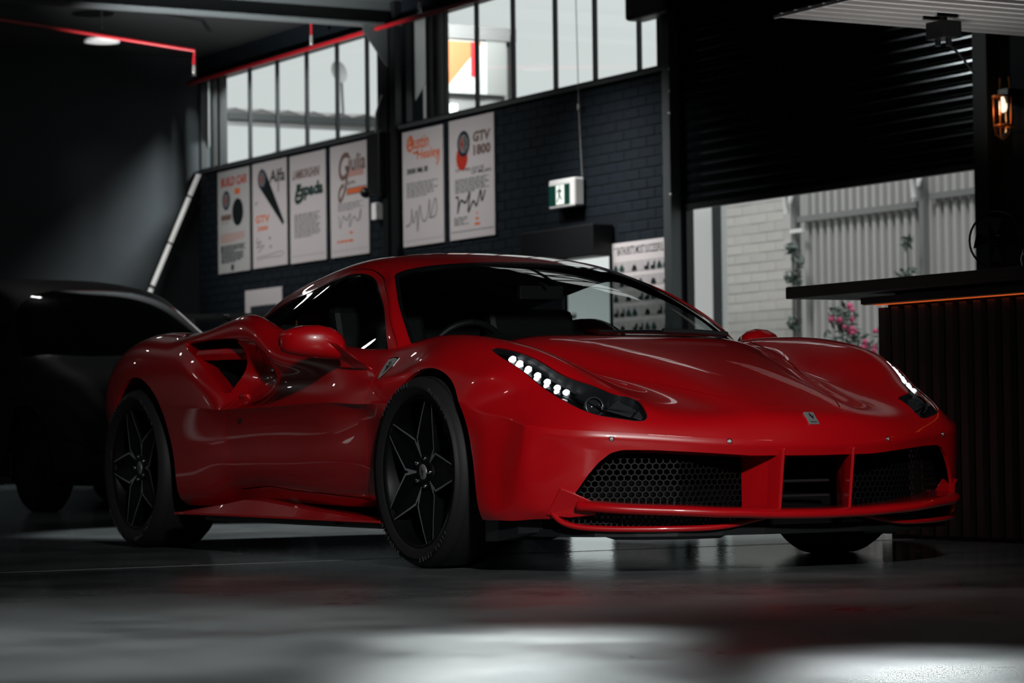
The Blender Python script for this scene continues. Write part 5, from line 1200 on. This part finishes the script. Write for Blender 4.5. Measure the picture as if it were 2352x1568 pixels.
# ---------------------------------------------------------------- car: headlights
LEDM = mat('led_white', (.9, .95, 1), .3, emit=(.93, .97, 1), es=2.2)
HLB = mat('lamp_housing', (.012, .013, .015), .3)
HLREF = mat('lamp_reflector', (.45, .47, .48), .18, 1.0)
HLG = mat('lamp_bowl', (.07, .075, .08), .25, .6)
def up_at(x, w, sg, off=0):
    h = T_up.ray_cast(Vector((x, w * sg, 2.0)), Vector((0, 0, -1)))
    p, nn = (h[0], h[1]) if h[0] else (Vector((x, w * sg, .6)), Vector((0, 0, 1)))
    if nn.z < 0: nn = -nn
    return p + nn * off, nn
for sg in (-1, 1):
    H = MB(); n = len(HL_P); cx, cw = HL_P[:, 0].mean(), HL_P[:, 1].mean()
    rim_ = [up_at(x, w, sg)[0] for x, w in HL_P]
    v = []
    for s, dz in ((1.0, -.002), (.985, -.02), (.90, -.055), (.5, -.085)):
        for (x, w), p in zip(HL_P, rim_): v.append((cx + (p.x - cx) * s, sg * (cw + (abs(p.y) - cw) * s), p.z + dz))
    f = [(k * n + i, k * n + (i + 1) % n, (k + 1) * n + (i + 1) % n, (k + 1) * n + i) for k in range(3) for i in range(n)] + [tuple(range(3 * n, 4 * n))]
    hl = H.add(v, f, True).build('headlight', HLB, CAR, fix=True)
    o = bucket_obj('lens_cover', BK['headlight'], CLEAR, hl, sel=lambda c, g=sg: c.y * g > 0)
    # daytime running strip: two rows of LEDs along the outer edge
    A = [(.335, .803), (.41, .806), (.50, .798), (.585, .782), (.665, .763), (.715, .748)]
    B = [(.40, .786), (.455, .782), (.53, .768), (.605, .748), (.675, .727), (.72, .716)]
    bed = []
    for (x, w) in A: bed.append(up_at(x, w + .004, sg, -.008)[0])
    for (x, w) in B: bed.append(up_at(x, w - .002, sg, -.014)[0])
    m = len(A); MB().add(bed, [(i, i + 1, m + i + 1, m + i) for i in range(m - 1)], True).build('running_lamp_bed', HLREF, hl)
    ca, cb_ = curve(np.array(A), 9), curve(np.array(B), 9)
    for i in range(7):
        for (x, w), r_, pick in ((ca[i + 1] * .35 + cb_[i + 1] * .65, .0125, 1), ((ca[i + 1] * .78 + cb_[i + 1] * .22) + np.array([.022, -.004]), .0105, 0)):
            if pick == 0 and i == 6: continue
            p, nn = up_at(x, w, sg, -.009)
            q = Vector((0, 0, 1)).rotation_difference(nn).to_matrix().to_4x4()
            MB().lathe([(.0001, r_ * .6), (r_ * .6, r_ * .45), (r_, 0), (r_ * .9, -.004)], 14, Matrix.Translation(p) @ q).build('led', LEDM, hl)
    # chrome strip below the LEDs
    S0 = [(.70, .764), (.745, .752), (.785, .737)]; S1 = [(.70, .745), (.745, .733), (.785, .722)]
    v = [up_at(x, w, sg, -.012)[0] for x, w in S0] + [up_at(x, w, sg, -.02)[0] for x, w in S1]
    MB().add(v, [(i, i + 1, 3 + i + 1, 3 + i) for i in range(2)]).build('chrome_strip', HLREF, hl)
    # bright reflector along the outer wall of the lamp
    R0 = curve(np.array([(.69, .752), (.76, .734), (.83, .70), (.875, .645), (.905, .595)]), 12)
    v = [up_at(x - .012, w - .012, sg, -.006)[0] for x, w in R0] + [up_at(x - .03, w - .03, sg, -.06)[0] for x, w in R0]
    MB().add(v, [(i, i + 1, 12 + i + 1, 12 + i) for i in range(11)], True).build('outer_reflector', HLREF, hl)
    # projector
    p, nn = up_at(.79, .692, sg, -.030); dirv = (Vector((1, sg * .12, .25))).normalized()
    q = Vector((0, 0, 1)).rotation_difference(dirv).to_matrix().to_4x4(); Mx = Matrix.Translation(p) @ q
    pj = MB().lathe([(.030, -.02), (.036, .004), (.034, .010), (.029, .008)], 28, Mx).build('projector_ring', HLG, hl)
    MB().lathe([(.0001, .014), (.012, .0125), (.022, .008), (.028, .0)], 24, Mx).build('projector_lens', mat('projector_glass', (.02, .022, .025), .02, 0, .8, 1.0), pj)
    # lower reflector box and side marker
    Q = [(.835, .672), (.893, .607), (.875, .567), (.815, .612)]
    v = [up_at(x, w, sg, -.018)[0] for x, w in Q] + [up_at(x * .985, w, sg, -.05)[0] for x, w in Q]
    MB().add(v, [(0, 1, 2, 3), (0, 1, 5, 4), (1, 2, 6, 5), (2, 3, 7, 6), (3, 0, 4, 7)]).build('lower_lamp_box', HLG, hl, bevel=.004, fix=True)
    Q = [(.897, .602), (.914, .578), (.907, .566), (.880, .564)]
    v = [up_at(x, w, sg, -.014)[0] for x, w in Q] + [up_at(x * .985, w, sg, -.04)[0] for x, w in Q]
    MB().add(v, [(0, 1, 2, 3), (0, 1, 5, 4), (1, 2, 6, 5), (2, 3, 7, 6), (3, 0, 4, 7)]).build('side_marker', HLG, hl, bevel=.003, fix=True)

# ---------------------------------------------------------------- car: badges, sensors, mirrors, handles, wipers
p, nn = up_at(1.065, 0, 1, .001)
tx = Vector((0, 1, 0)); ty = nn.cross(tx).normalized()
if ty.x > 0: ty = -ty
tx = ty.cross(nn); Mb = Matrix((( tx.x, ty.x, nn.x, p.x), (tx.y, ty.y, nn.y, p.y), (tx.z, ty.z, nn.z, p.z), (0, 0, 0, 1)))
bd = MB().box((-.0205, -.0275, -.004), (.0205, .0275, .002), M=Mb).build('nose_badge', mat('badge_silver', (.55, .56, .56), .3, .7), CAR, bevel=.0012)
em = MB(); emblem(em, Mb @ Matrix.Translation((0, .006, .0024)), .013, .016); em.build('horse_emblem', INK, bd, fix=True)
me = text_mesh('Ferrari', .0095, .0002, bold=.0002); tb = MB(); MM = Mb @ Matrix.Translation((0, -.0195, .0024)); tb.add([MM @ v_.co for v_ in me.vertices], [tuple(q.vertices) for q in me.polygons]); tb.build('badge_lettering', INK, bd)
def side_at(x, z, sg, off=0):
    h = T_up.ray_cast(Vector((x, 2 * sg, z)), Vector((0, -sg, 0))); nn = h[1]
    if nn.y * sg < 0: nn = -nn
    return h[0] + nn * off, nn
SH = [(-.5, .5), (0, .56), (.5, .5), (.46, .1), (.34, -.22), (.16, -.45), (0, -.58), (-.16, -.45), (-.34, -.22), (-.46, .1)]
for sg in (-1, 1):
    p, nn = side_at(-.385, .716, sg, .001)
    up_v = Vector((.0, 0, 1)); tx = up_v.cross(nn).normalized(); ty = nn.cross(tx)
    Ms = Matrix(((tx.x, ty.x, nn.x, p.x), (tx.y, ty.y, nn.y, p.y), (tx.z, ty.z, nn.z, p.z), (0, 0, 0, 1)))
    def sh(s, h): return [(Ms @ Vector((x * .088 * s, y * .10 * s, h))) for x, y in SH]
    n = len(SH); v = sh(1, -.004) + sh(1, .002) + sh(.9, .003)
    sb = MB().add(v, [(i, (i + 1) % n, n + (i + 1) % n, n + i) for i in range(n)] + [(n + i, n + (i + 1) % n, 2 * n + (i + 1) % n, 2 * n + i) for i in range(n)], mi=1).add(v[2 * n:], [tuple(range(n))]).build('wing_shield', [mat('shield_silver', (.42, .43, .42), .3, .3), CHROME], CAR, fix=True)
    em = MB(); emblem(em, Ms @ Matrix.Translation((0, .004, .0036)), .026, .033); em.build('horse_emblem', INK, sb, fix=True)
    # wing mirror
    sect = []  # stations along the mirror from the inner end outwards: (width offset, centre x, centre z, half length, half height)
    for yy, xx, zz, lx, hz_ in ((.905, -.675, .802, .028, .036), (.925, -.69, .813, .05, .052), (.955, -.70, .822, .066, .060), (1.0, -.715, .828, .073, .063), (1.05, -.728, .830, .070, .058), (1.095, -.745, .829, .058, .048), (1.118, -.757, .828, .042, .036), (1.124, -.765, .828, .02, .018)):
        ring = []
        for k in range(24):
            a = 2 * PI * k / 24; c, s_ = math.cos(a), math.sin(a)
            ex = abs(c) ** .75 * (1 if c > 0 else -1); ez = abs(s_) ** .82 * (1 if s_ > 0 else -1)
            fx = ex * lx * (1.0 if c > 0 else .55)
            ring.append((xx + fx, yy * sg, zz + ez * hz_ + .010 * (c > 0) * ex * 0))
        sect.append(ring)
    v = [p_ for r_ in sect for p_ in r_]; m = 24; ns = len(sect)
    f = [(i * m + j, i * m + (j + 1) % m, (i + 1) * m + (j + 1) % m, (i + 1) * m + j) for i in range(ns - 1) for j in range(m)] + [tuple(range(m)), tuple(range((ns - 1) * m, ns * m))]
    mr = MB().add(v, f, True).build('wing_mirror', PAINT, CAR, fix=True)
    mb = MB()
    st = [(-.700, .985, .822, .056, .046), (-.668, .940, .797, .058, .044), (-.630, .912, .765, .058, .040), (-.590, .885, .732, .058, .036), (-.560, .850, .704, .058, .032)]
    v = []
    for x, w, z, a_, b_ in st:
        for k in range(12):
            t_ = 2 * PI * k / 12; c, s_ = math.cos(t_), math.sin(t_)
            ec = abs(c) ** .6 * (1 if c > 0 else -1); es_ = abs(s_) ** .6 * (1 if s_ > 0 else -1)
            v.append((x + ec * a_, (w + es_ * b_ * .75) * sg, z + es_ * b_ * .7))
    MB().add(v, [(i * 12 + j, i * 12 + (j + 1) % 12, (i + 1) * 12 + (j + 1) % 12, (i + 1) * 12 + j) for i in range(4) for j in range(12)] + [tuple(range(12)), tuple(range(48, 60))], True).build('mirror_stalk', PAINT, mr, fix=True)
    MB().lathe([(.0001, 0), (.04, -.001)], 24, Matrix.Translation((-.765, 1.02 * sg, .838)) @ Matrix.Rotation(-PI / 2, 4, 'Y') @ Matrix.Diagonal((.95, 1.9, 1, 1))).build('mirror_glass', CHROME, mr)
    # door pull: a small glossy pod in front of the intake
    MB().ball((-1.625, .882 * sg, .640), 1, 16, 10, sc=(.034, .022, .016)).build('door_handle', PAINT, CAR)
    h = BVHTree.FromPolygons([Vector(p_) for p_ in (LG if sg > 0 else LGR).reshape(-1, 3)], grid_faces(*LG.shape[:2])).ray_cast(Vector((-1.535, 2 * sg, .545)), Vector((0, -sg, 0)))
    MB().lathe([(.0001, .001), (.010, .001), (.013, .0025), (.0145, 0)], 16, Matrix.Translation(h[0]) @ rot_out(sg)).build('door_lock', BLACK, CAR)
    # bumper parking sensors
    for w_, zz in ((.327, .437), (.69, .45)):
        hh = BVHTree.FromPolygons([Vector(p_) for p_ in (LG if sg > 0 else LGR).reshape(-1, 3)], grid_faces(*LG.shape[:2])).ray_cast(Vector((2, w_ * sg, zz)), Vector((-1, 0, 0)))
        if hh[0]:
            q = Vector((0, 0, 1)).rotation_difference(hh[1] if hh[1].x > 0 else -hh[1]).to_matrix().to_4x4()
            MB().lathe([(.0001, .0016), (.006, .0016), (.0065, .0005)], 16, Matrix.Translation(hh[0]) @ q, mi=0).lathe([(.0066, .0018), (.0086, .0022), (.0094, 0)], 16, Matrix.Translation(hh[0]) @ q, mi=1).build('parking_sensor', [mat('sensor_face', (.45, .42, .42), .3), CHROME], CAR)
# wiper and cowl
v = []
for w in np.linspace(-.62, .62, 31):
    xb = np.interp(abs(w), [0, .27, .44, .545, .62], [.02, .01, -.005, -.03, -.06]); zb = np.interp(abs(w), [0, .27, .44, .545, .62], [.815, .813, .797, .770, .79])
    v += [(xb + .01, w, zb - .002), (xb - .14, w, zb + .0)]
MB().add(v, [(2 * i, 2 * i + 1, 2 * i + 3, 2 * i + 2) for i in range(30)], True).build('cowl_panel', BLACK, CAR)
MB().tube([(.045, .30, .832), (.05, .02, .842), (.02, -.2, .842)], [.006, .008, .006], 8).build('wiper', GLOSSB, CAR)
MB().tube([(.06, .34, .835), (.055, .20, .843), (.05, .06, .846)], .010, 8).build('wiper', BLACK, CAR)

# ---------------------------------------------------------------- car: cabin
CAB = mat('cabin_black', (.006, .006, .007), .7); LEATH = mat('seat_leather', (.012, .012, .013), .5)
v = []; xs = [-.30, -.55, -1.1, -1.62]
tub = MB().box((-1.66, -.72, .20), (-.30, .72, .24)).box((-1.68, -.72, .2), (-1.62, .72, .93)).box((-1.62, -.74, .2), (-.35, -.70, .74)).box((-1.62, .70, .2), (-.35, .74, .74))
tub.build('cabin_tub', CAB, CAR)
v = []
for w in np.linspace(-.70, .70, 29):
    hump = .035 * math.exp(-((w + .36) / .17) ** 2)
    e = np.interp(abs(w), [0, .3, .5, .62, .70], [.0, .01, .10, .24, .34])
    v += [(.0 - e, w, .790), (-.20 - e * .6, w, .815 + hump * .5), (-.40 - e * .35, w, .815 + hump), (-.56, w, .775 + hump), (-.58, w, .60)]
MB().add(v, [(5 * i + j, 5 * i + j + 1, 5 * i + 5 + j + 1, 5 * i + 5 + j) for i in range(28) for j in range(4)], True).build('dashboard', CAB, CAR)
sw = MB(); Ms = Matrix.Translation((-.72, -.36, .74)) @ Matrix.Rotation(math.radians(-68), 4, 'Y')
pts = [Ms @ Vector((.175 * math.cos(a), .175 * math.sin(a), 0)) for a in np.linspace(0, 2 * PI, 33)]
sw.tube(pts, .015, 8, cap=False); sw.box((-.16, -.02, -.012), (.06, .02, .012), M=Ms); sw.box((-.02, -.16, -.012), (.02, .16, .012), M=Ms); sw.lathe([(.0001, .02), (.06, .015), (.065, -.01)], 20, Ms)
sw.build('steering_wheel', LEATH, CAR)
for sg in (-1, 1):
    s_ = MB()
    prof = [(-.86, .36), (-.84, .42), (-1.05, .40), (-1.22, .42), (-1.34, .66), (-1.42, .90), (-1.45, 1.0), (-1.52, 1.0), (-1.50, .88), (-1.42, .60), (-1.32, .34)]
    s_.prism(prof, 1, sg * .36 - .21, sg * .36 + .21)
    s_.build('seat', LEATH, CAR, bevel=.03)
MB().tube([(-.75, .0, 1.065), (-.70, 0, 1.05)], .008, 6).box((-.76, -.10, 1.00), (-.735, .10, 1.055)).build('rear_view_mirror', CAB, CAR, bevel=.004)
# bright trims along the foot of the side windows
for sg in (-1, 1):
    P = curve([UP[r][5] for r in range(9, 14)], 50); P[:, 1] = (P[:, 1] - .012) * sg; P[:, 2] += .001
    MB().tube([tuple(p_) for p_ in P], .0035, 6).build('window_trim', mat('trim_satin', (.5, .51, .52), .25, .9), CAR)
# black door trims up to the belt line
for sg in (-1, 1):
    P = curve([UP[r][5] for r in range(8, 15)], 40); v = []
    for x, w, z in P: v += [(x, (w - .035) * sg, z + .001), (x, (w - .05) * sg, z - .02), (x, (w - .07) * sg, .45)]
    MB().add(v, [(3 * i + j, 3 * i + j + 1, 3 * i + j + 4, 3 * i + j + 3) for i in range(39) for j in range(2)], True).build('door_trim', CAB, CAR)
# windscreen sticker seen through the side glass
MB().lathe([(.0001, .0), (.02, .0)], 16, Matrix.Translation((-1.52, -.70, .925)) @ rot_out(-1) @ Matrix.Diagonal((.55, 1.0, 1, 1))).build('cabin_sticker', mat('sticker_orange', (.55, .20, .05), .6), CAR)
